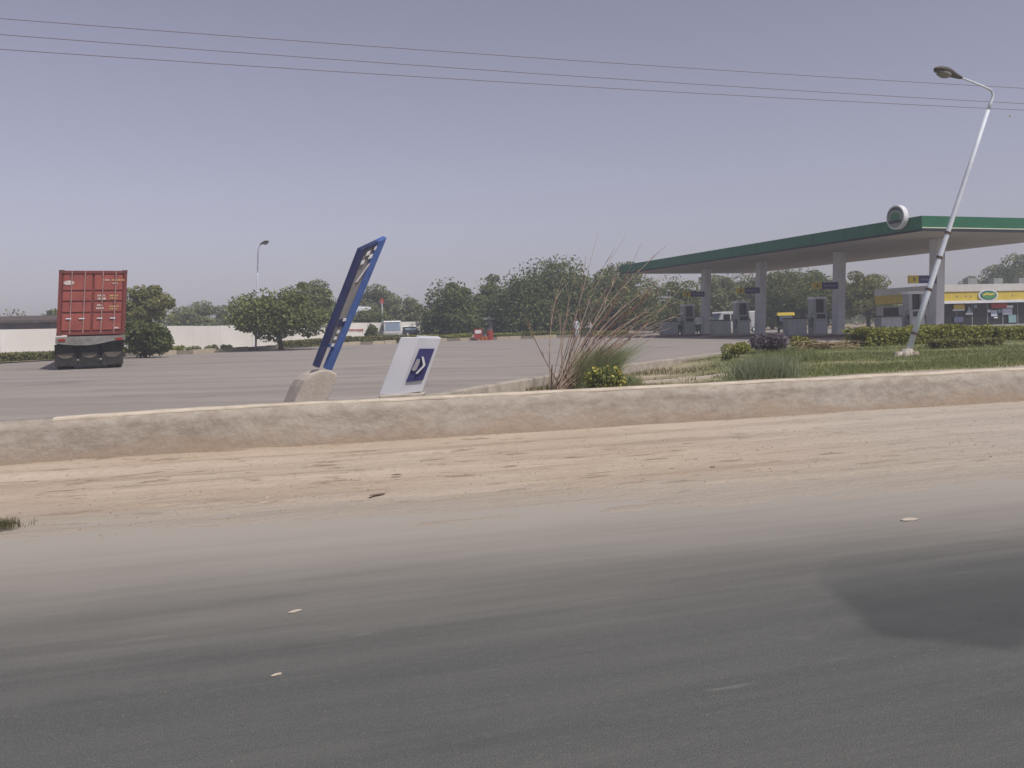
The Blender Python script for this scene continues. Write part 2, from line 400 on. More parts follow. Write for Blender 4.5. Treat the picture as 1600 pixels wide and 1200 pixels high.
NX = np.zeros((len(sw), len(prof))); NY = NX.copy(); NZ = NX.copy()
for j, (t0, z0, rel) in enumerate(prof):
    NX[:, j] = sw
    amp = .012 if j in (1, 2, 3) else .009
    NY[:, j] = t0+amp*fbm(sw*2.3, np.full_like(sw, j*1.7), 21)
    zt = wtop(sw)+.008*fbm(sw*1.9, sw*0, 23)
    NZ[:, j] = zt-.06+z0*3 if (rel and z0 == 0) else (zt-.05+z0*2.5 if rel else np.minimum(z0, zt-.12))
wb = gridmesh('wall_body', NX[:, ::-1], NY[:, ::-1], NZ[:, ::-1], wall_material(), lw)
# coping: pale cement finish, broken away at the left end
sw = sw[sw > -2.5]
cp = MB()
m_ = len(sw)
NX = np.zeros((m_, 5)); NY = NX.copy(); NZ = NX.copy()
for j, (t0, dz) in enumerate(((13.05, -.05), (13.018, -.006), (13.2, .012), (13.42, .006), (13.43, -.06))):
    NX[:, j] = sw; NY[:, j] = t0+.006*fbm(sw*3.1, np.full_like(sw, j), 31)+(0.22*np.clip((sw-8)/4, 0, 1) if j >= 3 else 0); NZ[:, j] = wtop(sw)+dz+.008*fbm(sw*2.7, np.full_like(sw, j*.3), 33)
gridmesh('coping', NX[:, ::-1], NY[:, ::-1], NZ[:, ::-1], mat('coping_cement', (.60, .53, .44), .9, (.45, .39, .31), 3.5, bump=.4, bscale=30), lw)

# ------------------------------------------------------------------ forecourt, its kerb and the verge
K = np.array([(-3.0, 13.25), (-1.63, 14.8), (-1.05, 16.4), (.82, 20.4), (3.23, 24.6), (7.3, 31.2), (11.0, 34.6), (17.0, 37.6), (26, 41), (60, 52)])
def resample(P, step):
    seg = np.linalg.norm(np.diff(P, axis=0), axis=1); L = np.concatenate([[0], np.cumsum(seg)])
    q = np.arange(0, L[-1], step)
    return np.stack([np.interp(q, L, P[:, 0]), np.interp(q, L, P[:, 1])], 1)
def smooth(P, k=3):
    for _ in range(k):
        Q = P.copy(); Q[1:-1] = (P[:-2]+2*P[1:-1]+P[2:])/4; P = Q
    return P
Kc = smooth(resample(K, .4), 6)
left = np.array([xy(s, 13.44) for s in np.linspace(-60, .4, 40)])
near = np.concatenate([left, Kc])
q = np.linspace(0, 1, 60)**1.4
far_y = 105.0
X = near[:, 0][:, None]+(near[:, 0]*1.3+0)[:, None]*q[None]*0.9
Y = near[:, 1][:, None]*(1-q[None])+far_y*q[None]
Zs = zy(Y)+.02*fbm(X*.15, Y*.15, 41)
M_yard = mat('forecourt_asphalt', (.245, .222, .205), .92, (.32, .288, .262), .5, stretch=(.25, 1.8, 1), bump=.25, bscale=30, detail=9)
_n = M_yard.node_tree.nodes; _l = M_yard.node_tree.links; _p = _n['Principled BSDF']; _src = _p.inputs['Base Color'].links[0].from_socket
_tc = _n.new('ShaderNodeTexCoord'); _nz = _n.new('ShaderNodeTexNoise'); _nz.inputs['Scale'].default_value = .33; _nz.inputs['Detail'].default_value = 5; _l.new(_tc.outputs['Object'], _nz.inputs['Vector'])
_mr = _n.new('ShaderNodeMapRange'); _l.new(_nz.outputs['Fac'], _mr.inputs[0]); _mr.inputs[1].default_value = .58; _mr.inputs[2].default_value = .72; _mr.inputs[4].default_value = .45
_mx = _n.new('ShaderNodeMix'); _mx.data_type = 'RGBA'; _l.new(_mr.outputs[0], _mx.inputs[0]); _l.new(_src, _mx.inputs[6]); _mx.inputs[7].default_value = (.15, .14, .13, 1); _l.new(_mx.outputs[2], _p.inputs['Base Color'])
tag(gridmesh('forecourt', X, Y, Zs, M_yard), kind='structure')
# kerb between forecourt and verge
def sweep(name, P, prof, mt, parent=None, zf=None):
    P = np.asarray(P, float); T = np.gradient(P, axis=0); T /= np.linalg.norm(T, axis=1)[:, None]; Nn = np.stack([-T[:, 1], T[:, 0]], 1)
    m = len(prof); X = np.zeros((len(P), m)); Y = X.copy(); Z = X.copy()
    for j, (o, z) in enumerate(prof):
        X[:, j] = P[:, 0]+Nn[:, 0]*o; Y[:, j] = P[:, 1]+Nn[:, 1]*o; Z[:, j] = z+(zf(X[:, j], Y[:, j]) if zf else 0)
    return gridmesh(name, X[:, ::-1], Y[:, ::-1], Z[:, ::-1], mt, parent, smooth=False)
kb = sweep('verge_kerb', Kc[:90], [(-.20, -.35), (-.18, .15), (-.16, .17), (0, .175), (.02, .15), (.03, -.1)], M_conc, zf=lambda x, y: zy(y))
tag(kb, 'grey concrete kerb curving between the dirt verge and the forecourt asphalt', 'kerb')
# verge
nearv = np.array([xy(*((st(*k)[0]), 13.41)) for k in Kc])
q = np.linspace(0, 1, 26)
X = nearv[:, 0][:, None]*(1-q)+(Kc[:, 0]-.0)[:, None]*q; Y = nearv[:, 1][:, None]*(1-q)+Kc[:, 1][:, None]*q
wgt = np.clip((Kc[:, 0]-3)/6, 0, 1)[:, None]
def verge_z(X, Y, qq, wgt):
    zl = .60-.27*np.clip(qq*1.3, 0, 1)**.8; zr = .62+.012*np.clip(Y-16, 0, 40)*.5
    return zl*(1-wgt)+zr*wgt+.035*fbm(X*.9, Y*.9, 51)*np.clip(qq*6, 0, 1)*np.clip((1.02-qq)*6, 0, 1)
Zv = verge_z(X, Y, q[None], wgt)
VX, VY, VZ = X, Y, Zv
def verge_mat():
    m = bpy.data.materials.new('verge_soil'); m.use_nodes = True; n = m.node_tree.nodes; l = m.node_tree.links
    p = n['Principled BSDF']; p.inputs['Roughness'].default_value = .95; p.inputs['Specular IOR Level'].default_value = .1
    tc = n.new('ShaderNodeTexCoord'); z = n.new('ShaderNodeTexNoise'); z.inputs['Scale'].default_value = .9; z.inputs['Detail'].default_value = 8
    l.new(tc.outputs['Object'], z.inputs['Vector'])
    rp = n.new('ShaderNodeValToRGB'); e = rp.color_ramp.elements
    e[0].position = .36; e[0].color = (.24, .22, .13, 1); e[1].position = .62; e[1].color = (.44, .37, .28, 1)
    l.new(z.outputs['Fac'], rp.inputs[0])
    r2 = n.new('ShaderNodeValToRGB'); r2.color_ramp.elements[0].position = .38; r2.color_ramp.elements[0].color = (.15, .165, .07, 1); r2.color_ramp.elements[1].position = .68; r2.color_ramp.elements[1].color = (.27, .25, .14, 1); l.new(z.outputs['Fac'], r2.inputs[0])
    at = n.new('ShaderNodeAttribute'); at.attribute_name = 'turf'; mx = n.new('ShaderNodeMix'); mx.data_type = 'RGBA'
    l.new(at.outputs['Fac'], mx.inputs[0]); l.new(rp.outputs[0], mx.inputs[6]); l.new(r2.outputs[0], mx.inputs[7]); l.new(mx.outputs[2], p.inputs['Base Color'])
    bp = n.new('ShaderNodeBump'); bp.inputs['Strength'].default_value = .6; bp.inputs['Distance'].default_value = .04; l.new(z.outputs['Fac'], bp.inputs['Height']); l.new(bp.outputs[0], p.inputs['Normal'])
    return m
vg = tag(gridmesh('verge', X, Y, Zv, verge_mat()), kind='structure')
_s, _t = st(X, Y); turf = np.clip((X-3.6)/2.5, 0, 1)*np.clip((_t-14.5-.6*fbm(_s*.6, _t*0, 63))/1.3, 0, 1)
at = vg.data.attributes.new('turf', 'FLOAT', 'POINT'); at.data.foreach_set('value', turf.astype(np.float32).ravel())
from mathutils.bvhtree import BVHTree
_vo = bpy.data.objects['verge'].data
vb = BVHTree.FromPolygons([v.co.copy() for v in _vo.vertices], [tuple(p.vertices) for p in _vo.polygons])
def vz(x, y):
    h = vb.ray_cast(Vector((x, y, 5)), Vector((0, 0, -1)))
    return h[0].z if h[0] else None
def on_verge(px, py):        # first hit of a sight line with the verge
    o = Vector((0, 0, H)); d = (W(px, py, 10)-o).normalized(); h = vb.ray_cast(o, d)
    return h[0] if h[0] else None
ed = MB(); a = W(978, 594, 18.2); b = W(1135, 586, 20.5)
dv = (b-a); dv.z = 0
for k in range(6):
    p0 = a+(b-a)*(k/6); p1 = a+(b-a)*((k+.97)/6)
    z0 = (vz(p0.x, p0.y) or .5); z1 = (vz(p1.x, p1.y) or .5)
    ed.add([(p0.x, p0.y, z0-.1), (p1.x, p1.y, z1-.1), (p1.x-.05, p1.y+.16, z1-.1), (p0.x-.05, p0.y+.16, z0-.1), (p0.x, p0.y, z0+.05), (p1.x, p1.y, z1+.05), (p1.x-.05, p1.y+.16, z1+.05), (p0.x-.05, p0.y+.16, z0+.05)],
           [(3, 2, 1, 0), (4, 5, 6, 7), (0, 1, 5, 4), (1, 2, 6, 5), (2, 3, 7, 6), (3, 0, 4, 7)])
tag(ed.build('edging_strip', M_conc_l), 'thin pale concrete edging strip half buried in the dirt right of the yellow-leaved plant', 'edging')

# grass on the verge
M_grass = leafmat('grass_blades', (.175, .205, .075), (.25, .28, .11), (.38, .36, .20))
def scatter_verge(n, px0, px1, py0, py1, keep, seed):
    r = np.random.default_rng(seed); got = []; tot = 0
    o = Vector((0, 0, H))
    while tot < n:
        m = 20000; PX = r.uniform(px0, px1, m); PY = r.uniform(py0, py1, m)
        u = (PX-800)/FPX; v = (HOR-PY)/FPX; cr, sr = math.cos(ROLL), math.sin(ROLL)
        Dv = np.stack([u*cr+v*sr, np.ones(m), v*cr-u*sr], 1)
        hit = []; kp = []
        for i, d in enumerate(Dv.tolist()):
            h = vb.ray_cast(o, d)[0]
            if h is not None: hit.append(tuple(h)); kp.append(i)
        hit = np.array(hit); ok = r.uniform(0, 1, len(hit)) < keep(hit, PX[kp]); got.append(hit[ok]); tot += ok.sum()
    P = np.concatenate(got)[:n]; P[:, 0] += r.normal(0, .05, n); P[:, 1] += r.normal(0, .08, n); return P
def lawn_keep(h, px):
    s, t = st(h[:, 0], h[:, 1])
    return np.clip((t-14.6-.7*fbm(s*.6, t*0, 63))/2.2, 0, 1)*np.clip((px-1090)/120, .05, 1)*np.clip(.75+fbm(h[:, 0]*.8, h[:, 1]*.8, 61), .08, 1)
P = scatter_verge(36000, 1080, 1640, 526, 600, lawn_keep, 5)
tag(blades('lawn_grass', P, .07, .014, M_grass, seed=3), 'green lawn grass around the leaning lamp post', kind='stuff')
pts = scatter_verge(3500, 640, 1120, 560, 622, lambda h, px: (fbm(h[:, 0]*1.2, h[:, 1]*1.2, 62) > .12)*1., 6)
tag(blades('verge_weeds', np.array(pts), .09, .012, leafmat('dry_weeds', (.11, .12, .04), (.22, .19, .09), (.33, .27, .16)), seed=4), 'sparse dry weeds on the dirt strip behind the low wall', kind='stuff')

# ------------------------------------------------------------------ overhead wires
for k, (yl, yr, lab) in enumerate(((29, 138, 'uppermost of the three thin overhead wires crossing the sky'), (54, 162, 'middle one of the three thin overhead wires crossing the sky'), (77, 172, 'lowest of the three thin overhead wires crossing the sky'))):
    a = W(0, yl, 19.6); b = W(1600, yr, 27.9)
    pts = []
    for i in range(41):
        q = -1.2+3.4*i/40; p = a+(b-a)*q; p.z -= .30*(q*(1-q)); pts.append(p)
    tag(MB().tube(pts, .0075, 5).build('overhead_wire', mat('wire', (.16, .12, .11), .6)), lab, 'wire', 'overhead wires')

# ------------------------------------------------------------------ street lamps
def street_lamp(base, top, reach, head_len, label, r0, bands, base_block):
    """base/top: world points; reach: vector to the lamp head's root"""
    root = empty('street_lamp', base, label, 'street lamp')
    t = top-base
    if base_block:
        b = MB(); n = 9
        for (cx, cy, s_) in ((-.24, -.05, .16), (.02, .02, .25), (.20, -.06, .15), (-.08, -.16, .13), (.1, .18, .12)):
            b.add([(cx+s_*math.cos(6.283*k/n)*(1+.15*math.sin(3*k)), cy+s_*.8*math.sin(6.283*k/n), -.08) for k in range(n)]
                  + [(cx+s_*.6*math.cos(6.283*k/n), cy+s_*.5*math.sin(6.283*k/n), s_*.75) for k in range(n)],
                  [(k, (k+1) % n, n+(k+1) % n, n+k) for k in range(n)]+[tuple(range(n, 2*n))])
        b.build('footing', mat('whitewashed_footing', (.62, .58, .52), .9, (.38, .31, .26), 6), root)
    MB().tube([t*q for q in (0, .25, .5, .75, 1)], [r0, r0*.9, r0*.78, r0*.68, r0*.58], 12).build('pole', M_steel, root, smooth=True)
    tn = t.normalized()
    for q in bands:
        MB().tube([t*q-tn*.035, t*q+tn*.035], r0*(1.13-.42*q), 12).build('band', mat('rusty_band', (.10, .07, .06), .8), root)
    pts = [t]
    up = t+tn*.42
    pts += [t+tn*.2, up, up+reach*.10+tn*.14, up+reach*.3+Vector((0, 0, .24)), up+reach*.65+Vector((0, 0, .36)), up+reach+Vector((0, 0, .46))]
    MB().tube(pts, [r0*.52, r0*.5, r0*.42, r0*.38, r0*.34, r0*.32, r0*.3], 10).build('bracket_arm', M_steel, root, smooth=True)
    # cobra head: shell and lens bowl
    e = pts[-1]; dx = Vector((reach.x, reach.y, 0)).normalized(); dn = Vector((-dx.y, dx.x, 0)); L = head_len; tilt = Vector((0, 0, .12))
    prof = [(-.12, .05, .05, -.03), (0., .07, .06, -.05), (.25, .11, .09, -.07), (.45, .16, .12, -.09), (.65, .185, .13, -.09), (.85, .16, .10, -.07), (.97, .09, .05, -.04), (1.0, .03, .02, -.01)]
    ax = (dx+tilt).normalized(); zz = Vector((0, 0, 1))
    v = []; f = []; m = 12
    for (q, w, hu, hd) in prof:
        c = e+ax*q*L
        for k in range(m):
            a_ = 2*math.pi*k/m; sn = math.sin(a_)
            v.append(c+dn*w*math.cos(a_)+zz*((hu if sn > 0 else -hd)*sn*.9))
    for i in range(len(prof)-1):
        for k in range(m): k2 = (k+1) % m; f.append((i*m+k, i*m+k2, (i+1)*m+k2, (i+1)*m+k))
    f.append(tuple(range(m))); f.append(tuple((len(prof)-1)*m+k for k in range(m-1, -1, -1)))
    hd = MB().add(v, f).build('lamp_head', mat('lamp_housing', (.085, .08, .072), .6, (.12, .11, .10), 8), root, smooth=True)
    v = []; f = []
    pr = [(.42, .05, .03), (.5, .13, .09), (.65, .16, .115), (.8, .13, .09), (.9, .05, .03)]
    for (q, w, h_) in pr:
        c = e+ax*q*L-zz*.055
        for k in range(m): a_ = 2*math.pi*k/m; v.append(c+dn*w*math.cos(a_)+zz*(h_*min(math.sin(a_), .3)))
    for i in range(len(pr)-1):
        for k in range(m): k2 = (k+1) % m; f.append((i*m+k, i*m+k2, (i+1)*m+k2, (i+1)*m+k))
    f.append(tuple(range(m))); f.append(tuple((len(pr)-1)*m+k for k in range(m-1, -1, -1)))
    MB().add(v, f).build('lens_bowl', mat('lamp_lens', (.22, .22, .2), .3), hd, smooth=True)
    return root
bp_ = on_verge(1417, 556); b0 = Vector(bp_)
tp = W(1544, 172, bp_.y)
e_ = W(1499, 124, bp_.y-.35)
street_lamp(b0, tp, Vector((-1.30, -.75, -.14)), .95, 'tall silver street lamp leaning to the right on the lawn, with painted footing', .082, (.09, .27, .40, .50), True)
b1 = G(399, 62); b1.z = zy(62)+.1
street_lamp(b1, W(403, 402, 62), Vector((.3, -.3, 0)), .95, 'distant upright street lamp rising above the spreading tree at left', .075, (), False)

# ------------------------------------------------------------------ blue pylon sign leaning in its concrete block
D0 = 13.9
gz = .34
def front(px, py, d=D0): return W(px, py, d)
pil = empty('concrete_plinth', front(485, 636), 'rounded pale concrete plinth carrying the leaning blue sign behind the low wall', 'plinth')
o0 = pil.location
outl = [(452, 646), (470, 604), (476, 594), (486, 586), (500, 580), (514, 578), (525, 583), (527, 589), (507, 640), (505, 646)]
v = []; f = []
n = len(outl)
for (px, py) in outl: v.append(front(px, py)-o0)
for (px, py) in outl: v.append(front(px-17, py-1.2, D0+.62)-o0)
f.append(tuple(range(n-1, -1, -1))); f.append(tuple(range(n, 2*n)))
for i in range(n): j = (i+1) % n; f.append((i, j, j+n, i+n))
MB().add(v, f).build('block', M_conc_l, pil, bev=.02)
sg = empty('pylon_sign', front(505, 580), 'tall narrow blue sign with grey face leaning right out of a concrete plinth', 'sign')
o0 = sg.location
M_blue = mat('blue_frame', (.055, .11, .31), .45, (.08, .145, .38), 6)
M_blued = mat('blue_frame_edge', (.03, .037, .10), .5, (.045, .055, .13), 3)
def quadslab(c4, d4, th):        # four picture corners at four distances, thickness pushed away from the camera
    fr = [W(p[0], p[1], d)-o0 for p, d in zip(c4, d4)]
    nrm = (fr[1]-fr[0]).cross(fr[3]-fr[0]).normalized()
    if nrm.y < 0: nrm = -nrm
    bk = [p+nrm*th for p in fr]
    return fr+bk, [(3, 2, 1, 0), (4, 5, 6, 7), (0, 1, 5, 4), (1, 2, 6, 5), (2, 3, 7, 6), (3, 0, 4, 7)]
dn_, df_ = D0+.18, D0+.50       # the near (left) and far (right) edges of the turned panel
TL, TR, BL, BR = (565, 390), (605, 371), (494, 574), (519, 579)
def at_(u, v):                  # u across, v down the panel
    l = (TL[0]+(BL[0]-TL[0])*v, TL[1]+(BL[1]-TL[1])*v); r_ = (TR[0]+(BR[0]-TR[0])*v, TR[1]+(BR[1]-TR[1])*v)
    return (l[0]+(r_[0]-l[0])*u, l[1]+(r_[1]-l[1])*u)
def dq(u): return dn_+(df_-dn_)*u
def cell(u0, u1, v0, v1, lift, th):
    return quadslab([at_(u0, v0), at_(u1, v0), at_(u1, v1), at_(u0, v1)], [dq(u0)-lift, dq(u1)-lift, dq(u1)-lift, dq(u0)-lift], th)
MB().add(*cell(.06, .94, .02, .80, -.02, .06)).build('face_panel', mat('sign_face', (.24, .235, .24), .5, (.17, .165, .18), 2.5, stretch=(1, 1, .4)), sg)
MB().add(*cell(0, .22, .0, 1.0, .02, .11)).build('side_rail', M_blued, sg, bev=.01)
MB().add(*cell(.66, 1, .0, 1.0, .02, .11)).build('side_rail', M_blue, sg, bev=.01)
MB().add(*cell(.22, .66, .0, .028, .021, .10)).build('top_rail', M_blued, sg)
MB().add(*cell(.262, .658, .60, .66, .0, .07)).build('cross_rail', M_blued, sg)
MB().add(*cell(.26, .658, .80, .83, .0, .07)).build('cross_rail', M_blue, sg)
for (u, v_) in ((.40, .070), (.68, .050), (.30, .135), (.58, .112)):
    MB().add(*cell(u-.07, u+.07, v_-.015, v_+.015, .02, .012)).build('white_square', M_white, sg)
for (u, v_, w) in ((.55, .61, .07), (.47, .705, .06), (.45, .755, .07), (.46, .81, .07)):
    MB().add(*cell(u-w, u+w, v_-.011, v_+.011, .03, .012)).build('white_square', M_white, sg)
MB().add(*quadslab([at_(.60, .17), at_(.70, .17), at_(.42, .30), at_(.30, .30)], [dq(.6)-.001]*2+[dq(.35)-.001]*2, .01)).build('pale_stripe', mat('pale_stripe', (.42, .41, .43), .5), sg)

# ------------------------------------------------------------------ white entrance sign, leaning
D1 = 15.0
es = empty('entrance_sign', W(630, 618, D1), 'squat leaning white slab sign with navy arrow panel behind the low wall', 'sign')
o0 = es.location
def lean_box(c4, d, th):
    return quadslab(c4, [d]*4, th)
M_signw = mat('sign_white', (.62, .63, .68), .5, (.56, .57, .62), 2)
v, f = lean_box([(626, 527), (656, 527), (624, 617), (592, 617)], D1, .34)
MB().add(v, f).build('side_panel', M_signw, es, bev=.012)
v, f = quadslab([(655, 527), (690, 528), (660, 612), (623, 617)], [D1+.02, D1+.12, D1+.12, D1+.02], .30)
MB().add(v, f).build('front_panel', mat('sign_white_b', (.56, .57, .62), .5, (.5, .51, .56), 2), es, bev=.012)
v, f = quadslab([(656, 545), (679, 545), (661, 594), (634.5, 597)], [D1+.005, D1+.07, D1+.07, D1+.005], .05)
pn = MB().add(v, f).build('arrow_panel', M_navy, es)
def mark(pts, d, th, name, mt):
    n = len(pts); fr = [W(px, py, d)-o0 for px, py in pts]; bk = [p+Vector((0, th, 0)) for p in fr]
    f = [tuple(range(n-1, -1, -1)), tuple(range(n, 2*n))]+[(i, (i+1) % n, (i+1) % n+n, i+n) for i in range(n)]
    return MB().add(fr+bk, f).build(name, mt, pn)
mark([(658.8, 557.5), (661.6, 557.5), (664.4, 570), (663.2, 572.5), (652, 584.2), (649.2, 583.4), (660.4, 571.5), (661, 569.6)], D1-.01, .04, 'arrow_mark', M_white)
mark([(651.5, 561), (656, 561.5), (655.5, 567), (650, 578.5), (645, 580), (643.5, 577)], D1-.01, .04, 'pump_mark', mat('mark_grey', (.33, .31, .33), .5))
v, f = quadslab([(590, 617.5), (664, 614), (652, 636), (604, 640)], [D1-.06, D1-.02, D1-.02, D1-.06], .6)
MB().add(v, f).build('footing', M_conc_l, es, bev=.02)

# ------------------------------------------------------------------ plants near the wall
b0 = Vector(on_verge(866, 611) or W(866, 611, 14.5))
ds = empty('dry_shrub', b0, 'tall leafless reddish brown shrub fanning to the right behind the low wall', 'shrub')
M_stem = mat('dry_stem', (.24, .155, .12), .9, (.15, .095, .075), 9)
M_stem2 = mat('dry_stem_pale', (.42, .33, .26), .9, (.30, .22, .17), 9)
tips = [(935, 362), (960, 388), (978, 368), (1002, 380), (1040, 385), (1010, 420), (900, 420), (1048, 440), (1060, 470), (1040, 478), (1020, 450), (985, 430), (1000, 500), (950, 450), (880, 430), (915, 400), (1050, 500), (820, 488), (1030, 520), (970, 470), (890, 480), (1005, 465), (1046, 428), (925, 470), (870, 470), (960, 540), (1000, 455), (1022, 470), (1048, 462), (1035, 495), (1062, 452), (1056, 430), (1068, 488), (1026, 440), (1050, 512), (980, 452), (968, 425), (990, 478), (1015, 485), (938, 500), (975, 505)]
r = np.random.default_rng(17)
for i, (px, py) in enumerate(tips):
    d = b0.y+r.uniform(-.5, 1.2); tip = W(px, py, d)-b0
    root = Vector((r.uniform(-.08, .28), r.uniform(-.1, .25), -.05))
    L = tip-root; side = Vector((r.normal(0, .05), r.normal(0, .05), 0))*L.length
    bow = Vector((-.05*L.z, 0, .05*L.length)) if i % 3 else Vector((.02*L.z, 0, -.02))
    pts = [root+L*q+bow*math.sin(math.pi*q)+side*q*(1-q) for q in np.linspace(0, 1, 9)]
    rr = r.uniform(.010, .018)
    st_ = MB(); st_.tube(pts, [rr*(1-.78*q) for q in np.linspace(0, 1, 9)], 5)
    for k in range(r.integers(3, 7)):          # twigs
        q = r.uniform(.35, .95); j = int(q*8); p = pts[j]; dr = (pts[min(j+1, 8)]-pts[j-1]).normalized()
        tw = (dr+Vector(r.normal(0, .33, 3))).normalized()*r.uniform(.15, .5)
        st_.tube([p, p+tw*.5+Vector((0, 0, .02)), p+tw], [rr*.45, rr*.3, rr*.12], 4)
    st_.build('stem', M_stem if i % 2 else M_stem2, ds)
st_ = MB().tube([(-.07, -.03, -.05), (-.05, -.02, .3), (-.03, 0, .54)], [.02, .018, .012], 6); st_.build('broken_stem', mat('dark_stem', (.07, .05, .045), .9), ds)

def tuft(name, label, px0, px1, py_base, h, n, mt, lean, cat='grass clump', w=.016, seed=9, dd=.8, spread=.3, hv=None):
    r = np.random.default_rng(seed); pts = []
    c = on_verge((px0+px1)/2, py_base)
    if c is None: c = W((px0+px1)/2, py_base, 17)
    hw = (px1-px0)/2*c.y/FPX
    for _ in range(n):
        q = r.uniform(-1, 1)*r.uniform(.3, 1); x = c.x+q*hw; y = c.y+r.uniform(0, dd)
        z = vz(x, y); pts.append((x-c.x, y-c.y, (z if z is not None else c.z)-c.z))
    o = empty(name, c, label, cat)
    blades('blade_mass', np.array(pts), h, w, mt, o, lean=lean, spread=spread, seed=seed)['kind'] = 'stuff'
    return o
M_reed = leafmat('reed_blades', (.22, .26, .12), (.32, .36, .18), (.44, .43, .28))
tuft('grass_tuft', 'soft green feathery grass tuft leaning right at the foot of the dry shrub', 896, 962, 606, .84, 2600, M_reed, (.55, .1), seed=12, w=.010, spread=.45, dd=1.0)
tuft('grass_tuft', 'broad blue-green tuft of tall grass on the lawn edge near the purple bush', 1150, 1270, 593, .46, 1900, leafmat('blue_reed', (.20, .235, .14), (.30, .33, .21), (.42, .41, .29)), (.02, .0), seed=13, w=.012, dd=1.6, spread=.45)
tuft('grass_tuft', 'small low grass tuft between the yellow-leaved plant and the edging strip', 955, 1010, 604, .22, 700, M_reed, (.2, .0), seed=14, w=.013)
tuft('grass_tuft', 'wide patch of longer grass right of the bare dirt strip', 1190, 1330, 566, .28, 1500, M_grass, (.0, .0), seed=15, w=.014, dd=2.5, spread=.45)
c = Vector(on_verge(946, 607) or W(946, 607, 15))
fp = empty('flowering_plant', c, 'low bushy plant with bright yellow leaves and flowers behind the low wall', 'plant')
r = np.random.default_rng(31)
Q = r.normal(0, 1, (900, 3)); Q /= np.linalg.norm(Q, axis=1)[:, None]; Q *= r.uniform(.45, 1, (900, 1))**.5
Q = Q*np.array((.40, .30, .24))+np.array((0, .15, .17)); Q = Q[Q[:, 2] > 0]
leaves('foliage', Q, .055, leafmat('plant_leaf', (.13, .155, .05), (.24, .26, .09)), fp, seed=32)
Q = r.normal(0, 1, (130, 3)); Q /= np.linalg.norm(Q, axis=1)[:, None]; Q = Q*np.array((.42, .32, .26))+np.array((0, .12, .18)); Q = Q[(Q[:, 2] > .02) & (Q[:, 1] < .2)]
leaves('flower_mass', Q, .055, leafmat('yellow_flower', (.45, .40, .07), (.62, .56, .14), (.7, .66, .34)), fp, seed=33, aspect=1.2)['kind'] = 'stuff'
for k in range(7):
    a = r.uniform(0, 6.28); MB().tube([(0, .1, -.03), (.15*math.cos(a), .1+.1*math.sin(a), .15), (.3*math.cos(a), .1+.2*math.sin(a), .28)], [.008, .006, .003], 4).build('stem', M_bark, fp)

def shrub(px, py, d, w, h, mt, label, n=1500, size=.07, seed=1, name='shrub', ground=None, cat='shrub', depth=None, lumps=7):
    r = np.random.default_rng(seed)
    base = W(px, py, d)
    if ground is not None: base.z = ground
    o = empty(name, base, label, cat); dp = depth or w*.8
    L = [(r.uniform(-.32, .32)*w, r.uniform(-.3, .3)*dp, r.uniform(.35, .68)*h, r.uniform(.22, .36)) for _ in range(lumps)]
    Cs = []
    for (cx, cy, cz, rr) in L:
        k = n//lumps; Q = r.normal(0, 1, (k, 3)); Q /= np.linalg.norm(Q, axis=1)[:, None]; Q *= r.uniform(.3, 1, (k, 1))**.4
        Cs.append(Q*np.array((rr*w, rr*dp, rr*h*1.1))+np.array((cx, cy, cz)))
    Q = np.concatenate(Cs); Q = Q[Q[:, 2] > .0]
    leaves('foliage', Q, size, mt, o, seed=seed)
    for k in range(4):
        c_ = L[k]; MB().tube([(0, 0, -.05), (c_[0]*.5, c_[1]*.5, c_[2]*.5), c_[:3]], [.02*h+.01, .012*h+.006, .006], 5).build('stem', M_bark, o)
    return o
M_olive = leafmat('leaf_olive', (.153, .159, .059), (.260, .254, .094), (.366, .342, .142))
M_lime = leafmat('leaf_lime', (.20, .215, .055), (.34, .34, .085), (.46, .44, .14))
M_purp = leafmat('leaf_bougainvillea', (.12, .115, .11), (.23, .18, .23), (.34, .20, .37))
M_green = leafmat('leaf_green', (.100, .124, .041), (.201, .224, .077), (.307, .313, .130))
M_green2 = leafmat('leaf_mid_green', (.118, .142, .053), (.224, .248, .094), (.330, .330, .142))
M_deep = leafmat('leaf_deep_green', (.077, .100, .035), (.165, .195, .065), (.271, .283, .112))
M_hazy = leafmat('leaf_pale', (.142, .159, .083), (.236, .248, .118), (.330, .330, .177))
M_brown = leafmat('leaf_dry', (.22, .16, .08), (.36, .28, .15), (.5, .4, .25))
def gz_(px, d):
    p = W(px, 540, d); z = vz(p.x, d); return z if z is not None else zy(d)
shrub(1196, 548, 29.5, 1.25, .72, M_purp, 'dusky purple flowering bush at the corner of the lawn', 2200, .06, 41, ground=gz_(1196, 29.5)-.05)
shrub(1152, 553, 28.5, .85, .52, M_lime, 'yellow-green rounded bush left of the purple bush', 1300, .055, 42, ground=gz_(1152, 28.5)-.05)
shrub(1252, 548, 30, .95, .5, M_lime, 'yellow-green rounded bush right of the purple bush', 1300, .055, 43, ground=gz_(1252, 30)-.05)
shrub(1137, 558, 26.5, .35, .3, M_green2, 'tiny dark bush at the tip of the lawn beside the kerb', 400, .05, 44, ground=gz_(1137, 26.5)-.03)
wc = W(2, 828, 7.85); wc.z = .03
wt = empty('weed_clump', wc, 'small dark weed clump on the sand at the left edge of the frame', 'weeds')
_r = np.random.default_rng(19); _p = _r.normal(0, 1, (420, 3))*np.array((.09, .06, 0))
blades('blade_mass', _p, .07, .007, leafmat('weed_blades', (.10, .10, .05), (.19, .17, .09), (.3, .25, .16)), wt, spread=.6, seed=20)['kind'] = 'stuff'
